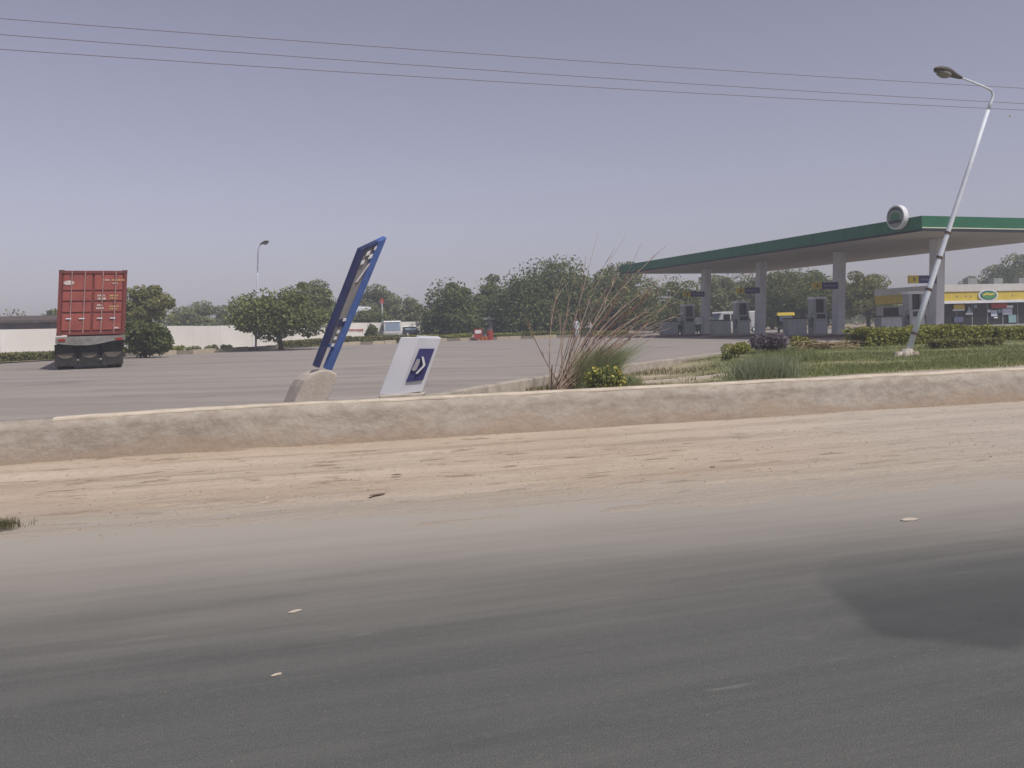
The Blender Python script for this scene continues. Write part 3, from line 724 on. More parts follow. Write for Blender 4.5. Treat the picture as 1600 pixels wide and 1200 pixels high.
# heap of cut branches
c = W(1295, 545, 29.5); c.z = gz_(1295, 29.5)
bh = empty('branch_heap', c-Vector((0, 0, .0)), 'heap of dry straw-coloured cut branches on the lawn right of the purple bush', 'branches')
r = np.random.default_rng(51)
for k in range(26):
    a = r.uniform(-.75, .75); x0 = r.uniform(-.75, .5); L = r.uniform(.6, 1.5); h0 = r.uniform(.02, .35)
    p0 = Vector((x0-L*.4, r.uniform(-.4, .4), max(.02, h0-.3*r.uniform(-.4, .8)))); p1 = Vector((x0+L*.6, r.uniform(-.4, .4), max(.02, h0-r.uniform(-.1, .35))))
    m_ = (p0+p1)/2+Vector((0, 0, r.uniform(.03, .22)))
    MB().tube([p0, m_, p1], [.018, .014, .006], 5).build('branch', mat('straw_branch', (.42, .33, .22), .9, (.30, .22, .14), 6), bh)
Q = r.normal(0, 1, (500, 3))*np.array((.42, .2, .1))+np.array((-.1, 0, .17)); Q = Q[Q[:, 2] > 0]
leaves('dry_leaf_mass', Q, .08, M_brown, bh, seed=52)['kind'] = 'stuff'
bh.scale = (1, 1, .62)
# clipped hedge on the lawn
def hedge(name, pts, w, h, mt, label, size, dens, seed, zf, cat='hedge'):
    r = np.random.default_rng(seed); P = resample(np.array(pts, float), .25); P = P if len(P) > 2 else np.array(pts, float)
    c = Vector((P[0, 0], P[0, 1], zf(P[0, 0], P[0, 1]))); o = empty(name, c, label, cat)
    T = np.gradient(P, axis=0); T /= np.linalg.norm(T, axis=1)[:, None]; Nn = np.stack([-T[:, 1], T[:, 0]], 1)
    n = int(dens*1.5*len(P)*.25); i = r.integers(0, len(P), n); across = r.uniform(-1, 1, n); top = r.uniform(0, 1, n)
    side = r.uniform(0, 1, n) < .5
    across = np.where(side, np.sign(across)*r.uniform(.62, 1, n), across*(1-.25*r.uniform(0, 1, n))); zz = np.where(side, top, r.uniform(.72, 1.08, n))
    hh = h*(1+.16*fbm(i*.31, i*0., seed)+.06*fbm(i*1.7, across*2, seed+1))
    X = P[i, 0]+Nn[i, 0]*across*w/2+r.normal(0, .06, n); Y = P[i, 1]+Nn[i, 1]*across*w/2+r.normal(0, .06, n)
    Zb = np.array([zf(x, y) for x, y in zip(X, Y)])
    leaves('foliage', np.stack([X-c.x, Y-c.y, Zb-c.z+zz*hh], 1), size, mt, o, seed=seed, up=.7)
    # woody inside
    core = MB(); m = len(P)
    prof = [(-.28, -.05), (-.26, .66), (.26, .66), (.28, -.05)]; vs = []; fs = []
    for k in range(m):
        z0 = zf(P[k, 0], P[k, 1])-c.z
        for (a, b) in prof: vs.append((P[k, 0]+Nn[k, 0]*a*w-c.x, P[k, 1]+Nn[k, 1]*a*w-c.y, z0+b*h*(1+.10*fbm(np.array([k*.31]), np.array([0.]), seed)[0])))
    for k in range(m-1):
        for j in range(3): fs.append((k*4+j, k*4+j+1, k*4+5+j, k*4+4+j))
    fs.append((0, 1, 2, 3)); fs.append(((m-1)*4+3, (m-1)*4+2, (m-1)*4+1, (m-1)*4))
    core.add(vs, fs).build('twig_core', mat('hedge_twigs', (.05, .05, .025), 1.0, (.08, .075, .03), 12), o)
    return o
def zverge(x, y):
    z = vz(x, y); return z if z is not None else zy(y)
h0 = W(1340, 540, 31.0); h1 = W(1532, 540, 33.0); h2 = W(1545, 540, 33.4); h3 = W(1680, 540, 35.5)
hedge('clipped_hedge', [(h0.x, h0.y), (h1.x, h1.y)], 1.2, .56, M_lime, 'clipped yellow-green hedge behind the leaning lamp post', .075, 900, 71, zverge)
hedge('clipped_hedge', [(h2.x, h2.y), (h3.x, h3.y)], 1.2, .50, M_lime, 'clipped yellow-green hedge right of the lamp post, running out of the frame', .075, 900, 72, zverge)
h4 = W(1462, 540, 27.5); h5 = W(1560, 540, 28.2)
hedge('low_hedge', [(h4.x, h4.y), (h5.x, h5.y)], .6, .26, M_olive, 'low dull-green row of plants on the lawn right of the lamp post', .06, 600, 73, zverge)

# ------------------------------------------------------------------ trees
def tree(px, py_top, py_base, pxw, d, mt, label, seed, n=7000, size=.2, clumps=34, flat=1.0, lean=0., under=.35, name='tree', limbs=7, zg=None, off=0.):
    r = np.random.default_rng(seed)
    zb = zy(d) if zg is None else zg
    top = W(px, py_top, d); base = Vector((top.x+off, d, zb-.1)); h = top.z-zb; w = 1.10*pxw*d/FPX; clumps = int(clumps*1.5)
    o = empty(name, base, label, 'tree')
    cz0 = h*under; ch = h-cz0; sk = r.uniform(-.12, .12); tw = r.uniform(-.28, .28)
    C = []
    for k in range(clumps):
        q = r.normal(0, 1, 3); q /= np.linalg.norm(q); q[2] = abs(q[2]) if r.uniform() < .8 else q[2]*.5
        rad = r.uniform(.50, 1.0) if k % 5 else r.uniform(.95, 1.22)
        c = np.array((q[0]*w*.40*rad-off+lean*q[2], q[1]*w*.40*rad, cz0+ch*(.20+.68*flat*max(q[2], -.25)*rad)))
        c[0] += sk*c[2]; c[2] *= 1+tw*c[0]/w; C.append((c, r.uniform(.09, .22)*min(w, h*1.4)))
    n = int(n*1.9); per = n//clumps; A = []; Nn = []
    for c, cr in C:
        Q = r.normal(0, 1, (per, 3)); Q /= np.linalg.norm(Q, axis=1)[:, None]
        Nn.append(Q*.8); Q = Q*(r.uniform(.25, 1, (per, 1))**.35)*cr*np.array((1.12, 1.12, .74)); A.append(Q+c)
    A = np.concatenate(A); Nn = np.concatenate(Nn)
    sel = A[:, 2] > h*under*.55; A = A[sel]; Nn = Nn[sel]
    # stray sprigs break the outline
    k = n//26; Q = r.normal(0, 1, (k, 3)); Q /= np.linalg.norm(Q, axis=1)[:, None]; Q[:, 2] = np.abs(Q[:, 2])
    A2 = Q*np.array((w*.52, w*.52, ch*.88))*r.uniform(.80, 1.05, (k, 1))+np.array((-off, 0, cz0+ch*.12))
    A = np.concatenate([A, A2]); Nn = np.concatenate([Nn, Q*.3])
    cr_ = leaves('crown', A, size*.8, mt, o, seed=seed, N=Nn, up=.35)
    r0 = .028*h+.03
    tk = [Vector((0, 0, -.2)), Vector((r.normal(0, .05)-off*.2, 0, h*.18)), Vector((r.normal(0, .1)-off*.6, r.normal(0, .1), h*.36)), Vector((-off, 0, h*.6))]
    MB().tube(tk, [r0*1.3, r0, r0*.8, r0*.4], 9).build('trunk', M_bark, o, smooth=True)
    for k in range(limbs):
        c, cr2 = C[k]; c = Vector(c); s0 = tk[1].lerp(tk[2], r.uniform(.2, 1))
        m_ = s0.lerp(c, .5)+Vector((0, 0, -.05*h))
        MB().tube([s0, m_, c], [r0*.55, r0*.36, r0*.12], 6).build('limb', M_bark, o, smooth=True)
    return o
tree(425, 450, 545, 128, 60, M_green, 'broad dark green tree spreading low before the white wall at left', 101, 9000, .19, 42, flat=.95, under=.30, off=.55, limbs=9)
tree(232, 443, 540, 72, 62, M_olive, 'pale olive tree standing up beside the red container', 102, 6500, .16, 26, under=.42)
tree(490, 443, 540, 76, 80, M_green2, 'rounded olive-green tree left of the blue sign, behind the wall', 103, 6500, .21, 30, under=.3)
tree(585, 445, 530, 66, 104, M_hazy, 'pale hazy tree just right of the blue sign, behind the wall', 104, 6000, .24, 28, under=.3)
tree(905, 424, 521, 70, 98, M_green2, 'green tree filling the gap right of the largest dome-shaped tree', 124, 6000, .22, 26, under=.05)
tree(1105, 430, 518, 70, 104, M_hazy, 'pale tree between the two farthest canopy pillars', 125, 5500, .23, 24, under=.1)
tree(1205, 432, 516, 70, 108, M_green2, 'green tree behind the third canopy pillar', 126, 5500, .23, 24, under=.1)
tree(1305, 440, 516, 66, 106, M_green2, 'green tree directly behind the second-nearest canopy pillar', 127, 5000, .23, 22, under=.1)
tree(634, 462, 528, 56, 98, M_hazy, 'small pale tree above the white van', 105, 4500, .22, 22, under=.25)
tree(697, 433, 527, 92, 84, M_deep, 'dense dark rounded tree above the white entrance sign', 106, 9000, .22, 40, under=.04)
tree(762, 431, 523, 62, 90, M_green, 'narrow green tree between the two densest rounded trees', 107, 6000, .21, 30, under=.04)
tree(846, 405, 522, 150, 86, M_deep, 'largest dome-shaped dark tree in the middle of the row', 108, 19000, .22, 76, under=.04, limbs=10)
tree(968, 416, 521, 122, 90, M_green, 'wide dark tree behind the dry shrub, reaching under the canopy', 109, 13000, .22, 54, under=.04, limbs=9)
tree(1050, 428, 520, 84, 96, M_green2, 'green tree behind the far end of the canopy', 110, 8000, .21, 34, under=.04)
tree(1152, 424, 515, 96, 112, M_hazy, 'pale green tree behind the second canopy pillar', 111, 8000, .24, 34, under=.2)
tree(1252, 417, 515, 112, 100, M_green, 'dark leafy tree between the second and third canopy pillars', 112, 9500, .22, 40, under=.22)
tree(1355, 428, 515, 84, 96, M_olive, 'olive tree between the third and fourth canopy pillars', 113, 8000, .2, 34, under=.2)
tree(1585, 404, 470, 92, 125, M_green, 'tree rising behind the yellow-banded shop at the right edge', 114, 7000, .27, 30, under=.3)
tree(1520, 432, 470, 60, 135, M_hazy, 'small pale tree behind the shop roof', 115, 3500, .25, 18, under=.3)
tree(305, 472, 510, 70, 108, M_green2, 'low distant scrubby tree above the wall right of the container', 116, 4200, .26, 22, under=.1)
tree(352, 480, 510, 56, 112, M_green2, 'small distant scrubby tree left of the broad spreading tree', 117, 3600, .26, 18, under=.1)
tree(268, 484, 512, 50, 116, M_hazy, 'pale distant scrub nearest the olive tree by the container', 118, 3000, .26, 16, under=.1)
tree(18, 482, 512, 66, 98, M_olive, 'low olive tree behind the wall at the left edge of the frame', 119, 4000, .24, 20, under=.1)
tree(84, 481, 512, 58, 95, M_green2, 'low green tree behind the wall just left of the container', 120, 4000, .24, 20, under=.1)
tree(-45, 470, 512, 90, 100, M_green2, 'green tree behind the wall beyond the left edge of the frame', 121, 4000, .24, 20, under=.1)
tree(578, 478, 525, 62, 91, M_green, 'dark leafy tree right of the blue sign, just behind the lettered wall', 122, 5200, .22, 24, under=.15)
tree(1440, 470, 512, 80, 118, M_hazy, 'low pale tree behind the shaded end of the shop', 123, 3500, .25, 18, under=.2)
shrub(228, 546, 50, 3.1, 2.15, M_deep, 'dense dark bush between the red container and the white wall', 5200, .15, 81, ground=zy(50)-.05, lumps=12)
shrub(577, 532, 76, 1.3, 1.9, M_green, 'upright dark shrub standing before the lettered white wall', 1600, .15, 82, ground=zy(76)-.05)
shrub(545, 534, 75, .7, .6, M_green2, 'small round shrub at the foot of the lettered white wall', 500, .12, 83, ground=zy(75)-.05)
for i, (px, d, w, lab) in enumerate(((300, 60, 1.1, 'first low clump at the foot of the white wall, nearest the dark bush'), (330, 61, .8, 'second low clump at the foot of the white wall from the dark bush'), (352, 62, .9, 'third low clump at the foot of the white wall, under the broad tree'))):
    shrub(px, 545, d, w, .5, M_green2, lab, 500, .1, 84+i, ground=zy(d)-.03, cat='plant', name='low_plant')

# far scrubland that closes the view
r = np.random.default_rng(91)
Q = []
for k in range(170):
    px = r.uniform(-500, 2100); d = r.uniform(135, 230); p = W(px, 500, d); w = r.uniform(3, 8); h = r.uniform(1.6, 4.2)
    m = 130; q = r.normal(0, 1, (m, 3)); q /= np.linalg.norm(q, axis=1)[:, None]; q *= r.uniform(.4, 1, (m, 1))**.4
    Q.append(q*np.array((w*.5, w*.5, h*.5))+np.array((p.x, d, .8+h*.42)))
tag(leaves('distant_scrub', np.concatenate(Q), .55, M_hazy, None, seed=92), 'pale far-off scrub closing the view behind the boundary wall', kind='stuff')

# ------------------------------------------------------------------ back hedges and kerbs of the forecourt
def zyf(x, y): return zy(y)
def gp(px, d): p = G(px, d); return (p.x, p.y)
hedge('border_hedge', [gp(-60, 46), gp(20, 49), gp(90, 51)], 1.0, .42, M_olive, 'olive border hedge before the white wall left of the container', .12, 620, 131, zyf)
hedge('border_hedge', [gp(196, 54), gp(282, 58)], .9, .46, M_lime, 'yellow-green border hedge at the foot of the dark bush by the container', .11, 620, 132, zyf)
hedge('border_hedge', [gp(440, 68), gp(505, 71)], .9, .50, M_olive, 'low border hedge left of the blue sign', .12, 560, 133, zyf)
hedge('border_hedge', [gp(512, 71), gp(632, 76)], .9, .62, M_olive, 'border hedge on a stone kerb right of the blue sign', .12, 620, 134, zyf)
hedge('border_hedge', [gp(640, 78), gp(735, 80)], 1.0, .52, M_lime, 'bright border hedge between entrance sign and red cabinet', .13, 560, 135, zyf)
hedge('border_hedge', [gp(774, 80), gp(905, 82)], 1.0, .52, M_lime, 'bright border hedge before the largest dome-shaped tree', .13, 560, 136, zyf)
hedge('border_hedge', [gp(926, 82), gp(980, 83)], 1.0, .42, M_lime, 'short border hedge seen through the dry shrub', .13, 560, 137, zyf)
M_kerb1 = mat('kerb_cream', (.46, .40, .30), .9, (.36, .31, .23), 4); M_kerb2 = mat('kerb_dull', (.16, .14, .11), .9, (.24, .21, .16), 4)
def kerb_run(pts, label, step=1.1):
    P = resample(np.array(pts), step); c = Vector((P[0, 0], P[0, 1], zy(P[0, 1]))); o = empty('border_kerb', c, label, 'kerb')
    for k in range(len(P)-1):
        a = Vector((P[k, 0], P[k, 1], zy(P[k, 1])))-c; b = Vector((P[k+1, 0], P[k+1, 1], zy(P[k+1, 1])))-c; t = (b-a); b = a+t*.97; n_ = Vector((-t.y, t.x, 0)).normalized()*.16
        vs = [a+Vector((0, 0, -.05)), b+Vector((0, 0, -.05)), b+n_+Vector((0, 0, -.05)), a+n_+Vector((0, 0, -.05))]; vs += [p+Vector((0, 0, .30+.02*((k*7) % 3))) for p in vs]
        MB().add(vs, [(3, 2, 1, 0), (4, 5, 6, 7), (0, 1, 5, 4), (1, 2, 6, 5), (2, 3, 7, 6), (3, 0, 4, 7)]).build('kerb_stone', M_kerb1 if k % 3 else M_kerb2, o)
kerb_run([gp(505, 69.3), gp(632, 74)], 'cream kerb stones below the hedge right of the blue sign')
kerb_run([gp(640, 76.8), gp(775, 78.8), gp(910, 80.6)], 'cream kerb stones along the far edge of the forecourt before the dark trees')
kerb_run([gp(196, 52.6), gp(300, 56), gp(440, 64.8)], 'dull kerb stones along the white wall right of the container')
# planting bed of earth behind the border kerbs
bx = [gp(-80, 43.5), gp(90, 49.5), gp(196, 52.8), gp(300, 56.2), gp(440, 65), gp(505, 69.5), gp(640, 76.9), gp(775, 79), gp(910, 80.8), gp(1010, 81.5)]
B = resample(np.array(bx), 1.5); q = np.linspace(0, 1, 8); wd_ = 9.0
X = B[:, 0][:, None]+(-.25*wd_*q)[None]; Y = B[:, 1][:, None]+(wd_*q)[None]
tag(gridmesh('planting_bed', X, Y, zy(Y)+.05+.03*fbm(X, Y, 55), mat('bed_soil', (.26, .21, .14), .95, (.16, .15, .08), .8)), kind='structure')

# ------------------------------------------------------------------ white boundary wall
M_wallw = mat('whitewash', (.78, .76, .73), .9, (.66, .64, .61), .35, stretch=(1, 1, .5), bump=.2, bscale=8)
bw = empty('boundary_wall', gp(0, 52)+(zy(52),), 'long whitewashed boundary wall with faint red lettering behind the forecourt', 'wall')
o0 = bw.location
wp = [gp(-260, 46.5), gp(0, 52.5), gp(205, 58), gp(345, 67), gp(480, 76), gp(660, 84.5), gp(735, 88)]
for k in range(len(wp)-1):
    a = Vector((*wp[k], 0)); b = Vector((*wp[k+1], 0)); t = (b-a); L = t.length; tn = t/L; n_ = Vector((-tn.y, tn.x, 0))*.22
    ns = max(1, round(L/3.2))
    for j in range(ns):
        p0 = a+t*(j/ns); p1 = a+t*((j+1)/ns)-tn*.02
        def zt(p): return 2.36+.0042*(p.y-52)+(.03 if j % 2 else 0.)
        vs = [Vector((p.x, p.y, zy(p.y)-.2)) for p in (p0, p1, p1+n_, p0+n_)]+[Vector((p.x, p.y, zt(p0))) for p in (p0, p1, p1+n_, p0+n_)]
        MB().add([v-o0 for v in vs], [(3, 2, 1, 0), (4, 5, 6, 7), (0, 1, 5, 4), (1, 2, 6, 5), (2, 3, 7, 6), (3, 0, 4, 7)]).build('wall_panel', M_wallw, bw)
# faint red lettering, too small to read: short strokes
M_red = mat('red_paint', (.40, .06, .05), .6)
def onwall(px):                 # distance of the wall's face at this column
    best = None; ray = (px-800)/FPX
    for k in range(len(wp)-1):
        a = np.array(wp[k]); b = np.array(wp[k+1]); den = (b[0]-a[0])-ray*(b[1]-a[1])
        q = (ray*a[1]-a[0])/den
        if 0 <= q <= 1: best = a[1]+(b[1]-a[1])*q
    return best
r = np.random.default_rng(3); px = 541.5
lt = MB()
while px < 566:
    w = r.uniform(.8, 2.2); d = onwall(px)-.06
    y0 = 514.3+r.uniform(-.5, .3); y1 = y0+r.uniform(1.6, 3.0)
    vs = [W(px, y0, d), W(px+w, y0, d), W(px+w, y1, d), W(px, y1, d)]; vs += [p+Vector((0, .03, 0)) for p in vs]
    lt.add([v-o0 for v in vs], [(3, 2, 1, 0), (4, 5, 6, 7), (0, 1, 5, 4), (1, 2, 6, 5), (2, 3, 7, 6), (3, 0, 4, 7)]); px += w+r.uniform(.3, .7)
lt.build('lettering', M_red, bw)

# ------------------------------------------------------------------ long shed behind the wall at left
def local_root(name, p, label, cat, heading, group=None): return empty(name, p, label, cat, group, heading)
sh = local_root('long_shed', G(20, 84), 'long low brown-roofed shed beyond the white wall at the left edge', 'building', R(8))
M_shed = mat('shed_wall', (.13, .085, .07), .9, (.09, .06, .05), 1.2)
MB().box(-14, 5.4, 0, 6, -.2, 2.7).build('wall', M_shed, sh)
MB().prismx([(-.6, 2.72), (-.6, 2.9), (6.6, 3.5), (6.6, 3.3)], -14.4, 5.8).build('roof', mat('shed_roof', (.11, .075, .065), .85, (.07, .05, .045), 2), sh)
for k in range(6): MB().box(-13+k*3.1, -12.2+k*3.1, -.06, .0, -.2, 2.6).build('post', M_dark, sh)

# ------------------------------------------------------------------ container truck
TD = 35.2
tp_ = W(140, 578, TD); tp_.z = zy(TD)
hd = math.atan2(-tp_.x, tp_.y)+R(-1.0)
SHR = .062
tr = local_root('container_truck', tp_, 'flatbed trailer truck parked with its rear towards the road under a red container', 'truck', hd)
z_bed = 1.36
MB().box(-1.2, 1.2, .05, 12.0, 1.0, 1.30, SHR).build('chassis', M_dark, tr)
n = 11; lo = [(-1.24+2.48*k/(n-1), 1.04-.10*math.sin(math.pi*min(1, k/(n-1)*1.25))+.16*max(0, (k/(n-1)-.55))*1.2) for k in range(n)]
MB().prism([(x+SHR*z, z) for x, z in [(1.24, 1.30), (-1.24, 1.30)]+lo], -.12, .04).build('rear_bumper', mat('bumper_grey', (.27, .26, .245), .7, (.15, .145, .14), 3), tr, bev=.01)
for x in (-1.02, 1.02): MB().box(x-.13, x+.13, -.15, -.12, 1.12, 1.22, SHR).build('tail_lamp', mat('lamp_red', (.25, .03, .02), .4), tr)
MB().tube([(-1.1, .9, .52), (1.1, .9, .52)], .09, 10).build('axle', M_dark, tr)
MB().tube([(-1.1, 2.2, .52), (1.1, 2.2, .52)], .09, 10).build('axle', M_dark, tr)
def wheel(x, y, w=.27, par=tr):
    t = MB(); R0 = .52
    prof = [(.30, 0), (.44, .0), (.50, .03), (.52, .07), (.52, w-.07), (.50, w-.03), (.44, w), (.30, w)]; N = 26; vs = []; fs = []
    for k in range(N):
        a = 2*math.pi*k/N
        for rr, xx in prof: vs.append((x-w/2+xx, y+rr*math.cos(a), .52+rr*math.sin(a)))
    m = len(prof)
    for k in range(N):
        for j in range(m-1): fs.append((k*m+j, k*m+j+1, ((k+1) % N)*m+j+1, ((k+1) % N)*m+j))
    ty = t.add(vs, fs).build('wheel', M_rubber, par, smooth=False)
    MB().disc((x-w*.42, y, .52), (1, 0, 0), .31, w*.84, 20).build('rim', mat('rim_grey', (.20, .19, .18), .6), ty)
for y in (.9, 2.2):
    for x in (-1.05, -.75, .75, 1.05): wheel(x, y)
for x in (-1.08, 1.08): wheel(x, 11.2)
for (x0, x1) in ((-1.22, -.45), (-.36, .36), (.45, 1.22)):
    xm = (x0+x1)/2; hw = (x1-x0)/2
    pts = [(x0, 1.0), (x1, 1.0), (x1, .16), (x0, .14)]
    fl = MB().prism(pts, .16, .19).build('mud_flap', mat('mud_flap', (.022, .021, .02), .9, (.04, .036, .032), 4), tr)
    pts = [(xm+hw*.8*math.cos(math.pi*k/10), .66-.22*math.sin(math.pi*k/10)) for k in range(11)]
    MB().prism(pts[::-1], .135, .158).build('flap_guard', mat('flap_pale', (.15, .13, .10), .9, (.07, .06, .05), 4), fl)
MB().box(-1.2, 1.2, .34, .40, .42, 1.0).build('under_guard', M_dark, tr)
# the tractor in front of the load
cb = MB().prismx([(11.6, .55), (13.4, .55), (13.5, 1.6), (13.2, 2.7), (11.8, 2.8), (11.6, 2.6)], -1.2, 1.2).build('cab', mat('cab_paint', (.25, .06, .04), .5, (.2, .05, .035), 2), tr, bev=.06)
MB().prismx([(13.36, 1.72), (13.52, 1.72), (13.27, 2.5), (13.11, 2.5)], -1.0, 1.0).build('windscreen', M_glass, cb)
wheel(-1.08, 12.7); wheel(1.08, 12.7)
# the red container
ct = local_root('shipping_container', tp_, 'tall red shipping container with white markings on the truck', 'container', hd)
M_cont = mat('container_red', (.33, .085, .065), .65, (.23, .06, .05), 1.3, bump=.15, bscale=12)
M_contd = mat('container_dark_red', (.20, .045, .038), .65, (.15, .035, .03), 2)
z0, z1 = z_bed, z_bed+2.52
hw = 1.22
MB().box(-hw+.06, hw-.06, .10, 12.1, z0+.12, z1-.06, SHR).build('body', M_cont, ct)
sides = MB()
for sx in (-1, 1):
    s_ = MB()
    for k in range(40):
        y0 = .2+k*.295; s_.box(sx*(hw-.03)-.03, sx*(hw-.03)+.03, y0, y0+.16, z0+.13, z1-.08, SHR)
    s_.build('corrugated_side', M_cont, ct)
for sx in (-1, 1):
    MB().box(sx*(hw-.06)-.06, sx*(hw-.06)+.06, 0, .14, z0, z1, SHR).build('corner_post', M_contd, ct)
    MB().box(sx*(hw-.06)-.06, sx*(hw-.06)+.06, 12.0, 12.14, z0, z1, SHR).build('corner_post', M_contd, ct)
    for zc in (z0-.02, z1-.1):
        MB().box(sx*(hw-.09)-.095, sx*(hw-.09)+.095, -.012, .17, zc, zc+.12, SHR).build('corner_casting', mat('casting', (.12, .04, .035), .6), ct)
MB().box(-hw+.12, hw-.12, .0, .12, z1-.12, z1-.005, SHR).build('header', M_contd, ct)
MB().box(-hw+.12, hw-.12, .0, .12, z0, z0+.13, SHR).build('sill', M_contd, ct)
rows = [z0+.14, z0+.86, z0+1.30, z0+1.72, z1-.13]
for sx in (-1, 1):
    x0, x1 = (-hw+.13, -.015) if sx < 0 else (.015, hw-.13)
    dr = MB().box(x0, x1, .055, .10, z0+.14, z1-.13, SHR).build('door', M_contd, ct)
    for j in range(4):
        MB().box(x0+.03, x1-.03, .022, .055, rows[j]+.035, rows[j+1]-.035, SHR).build('door_panel', M_cont, dr, bev=.015)
    for x in (x0+.33, x1-.28):
        rod = MB().tube([(x+SHR*z0, -.005, z0+.05), (x+SHR*z1, -.005, z1-.03)], .022, 8).build('locking_rod', mat('rod_grey', (.30, .17, .15), .5, (.38, .25, .22), 3), dr)
        MB().box(x-.16, x+.04, -.03, -.008, z0+.62, z0+.66, SHR).build('rod_handle', M_steel, rod)
        for zc in (z0+.16, z0+1.2, z1-.2): MB().box(x-.05, x+.05, -.02, .02, zc, zc+.06, SHR).build('rod_bracket', M_contd, rod)
M_wm = mat('white_marking', (.62, .58, .55), .6, (.45, .38, .36), 8)
def plate(x0, x1, za, zb, m=M_wm, name='marking'): MB().box(x0, x1, -.002, .021, za, zb, SHR).build(name, m, ct)
e = MB(); e.disc((-.86+SHR*(z1-.48), .021, z1-.48), (0, -1, 0), .19, .022, 24, .09); e.build('oval_marking', M_wm, ct)
r = np.random.default_rng(8)
def text_row(x0, x1, z, h, m=M_wm):
    b = MB(); x = x0
    while x < x1:
        w = r.uniform(.03, .07); b.box(x, x+w, -.002, .021, z, z+h, SHR); x += w+r.uniform(.012, .04)
    b.build('lettering', m, ct)
M_ym = mat('yellow_marking', (.55, .40, .16), .6)
text_row(.34, .56, z1-.40, .06); text_row(.66, 1.08, z1-.40, .055, M_ym); text_row(.70, .88, z1-.53, .05)
text_row(.17, .42, z0+1.50, .07); text_row(.18, .45, z0+1.37, .09); text_row(.62, .9, z0+1.50, .05, M_ym); text_row(.62, .9, z0+1.40, .05, M_ym)
text_row(.17, .30, z0+1.12, .07); text_row(.14, .44, z0+1.0, .07); text_row(.62, .9, z0+1.08, .05, M_ym); text_row(.62, .9, z0+.98, .05, M_ym)
plate(.80, .98, z0+.22, z0+.28)

# ------------------------------------------------------------------ fuel station canopy
rd = np.array((-.338, .941)); cd = np.array((.941, .338))      # along the pillar row and across it
A = W(1440, 337, 45.0)
can_h = math.atan2(cd[1], cd[0])
ca = local_root('canopy', (A.x, A.y, zy(A.y)), 'large green-edged fuel station canopy on white pillars', 'canopy', can_h)
zt = A.z-zy(A.y); zs = zt-.70; LN = 33.5; WDT = 13.2
# local x = across (to the right), local y = along the row (away)
M_gr = mat('canopy_green', (.018, .115, .060), .55, (.025, .14, .075), 1.5)
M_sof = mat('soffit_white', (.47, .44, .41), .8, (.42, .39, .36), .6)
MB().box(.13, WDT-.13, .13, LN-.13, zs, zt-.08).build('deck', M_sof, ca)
# soffit trays: separate strips
for k in range(22):
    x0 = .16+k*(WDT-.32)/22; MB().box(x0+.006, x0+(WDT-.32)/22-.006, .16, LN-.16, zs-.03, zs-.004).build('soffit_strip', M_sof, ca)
MB().box(0, .12, 0, LN, zs+.06, zt).build('fascia', M_gr, ca)
MB().box(WDT-.12, WDT, 0, LN, zs+.06, zt).build('fascia', M_gr, ca)
MB().box(.122, WDT-.122, 0, .12, zs+.06, zt).build('fascia', M_gr, ca)
MB().box(.122, WDT-.122, LN-.12, LN, zs+.06, zt).build('fascia', M_gr, ca)
M_trim = mat('fascia_trim', (.60, .62, .50), .6); M_under = mat('fascia_dark_trim', (.03, .03, .045), .7)  # pale trim colour, and the dark colour of the lower trim and joints
MB().box(.02, WDT-.02, -.015, -.003, zs+.08, zs+.13).build('pale_trim', M_trim, ca)
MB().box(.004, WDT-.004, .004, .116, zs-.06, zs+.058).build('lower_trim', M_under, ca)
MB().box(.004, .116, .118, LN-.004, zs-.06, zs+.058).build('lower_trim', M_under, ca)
for k in range(1, 12): MB().box(-.008, .002, k*2.8-.012, k*2.8+.012, zs+.07, zt-.005).build('fascia_joint', M_under, ca)
# round emblem on the near end of the left fascia
rs = empty('round_sign', (0, 0, 0), 'round drum sign with white rim on the near corner of the canopy edge', 'sign'); rs.rotation_euler.z = can_h
pc = W(1398, 338, 46.5); rs.location = (A.x+rd[0]*1.45, A.y+rd[1]*1.45, pc.z-.08); rs.scale = (1, .92, .92)
MB().disc((-.02, 0, 0), (-1, 0, 0), .68, .30, 40).build('drum', M_white, rs, bev=.02)
M_face = mat('emblem_face', (.22, .26, .23), .5); M_emd = mat('emblem_dark', (.035, .04, .06), .5); M_emg = mat('emblem_green', (.06, .17, .08), .5)
fc = MB().disc((-.322, 0, 0), (-1, 0, 0), .60, .015, 36).build('emblem_face', M_face, rs)
cres = [(.55*math.cos(a), .55*math.sin(a)) for a in np.linspace(.15, math.pi-.15, 20)]+[(.50*math.cos(a), .12+.30*math.sin(a)) for a in np.linspace(math.pi-.3, .3, 16)]
def yzpoly(pts, x0, x1, name, m): MB().prismx([(y, z) for y, z in pts], x0, x1).build(name, m, fc)
yzpoly(cres, -.355, -.338, 'emblem_crescent', M_emd)
yzpoly([(.36*math.cos(a), .02+.24*math.sin(a)) for a in np.linspace(0, 2*math.pi, 24, endpoint=False)], -.350, -.3375, 'emblem_disc', M_emg)
yzpoly([(-.50, -.16), (.50, -.16), (.44, -.34), (-.44, -.34)], -.353, -.338, 'emblem_band', M_emd)
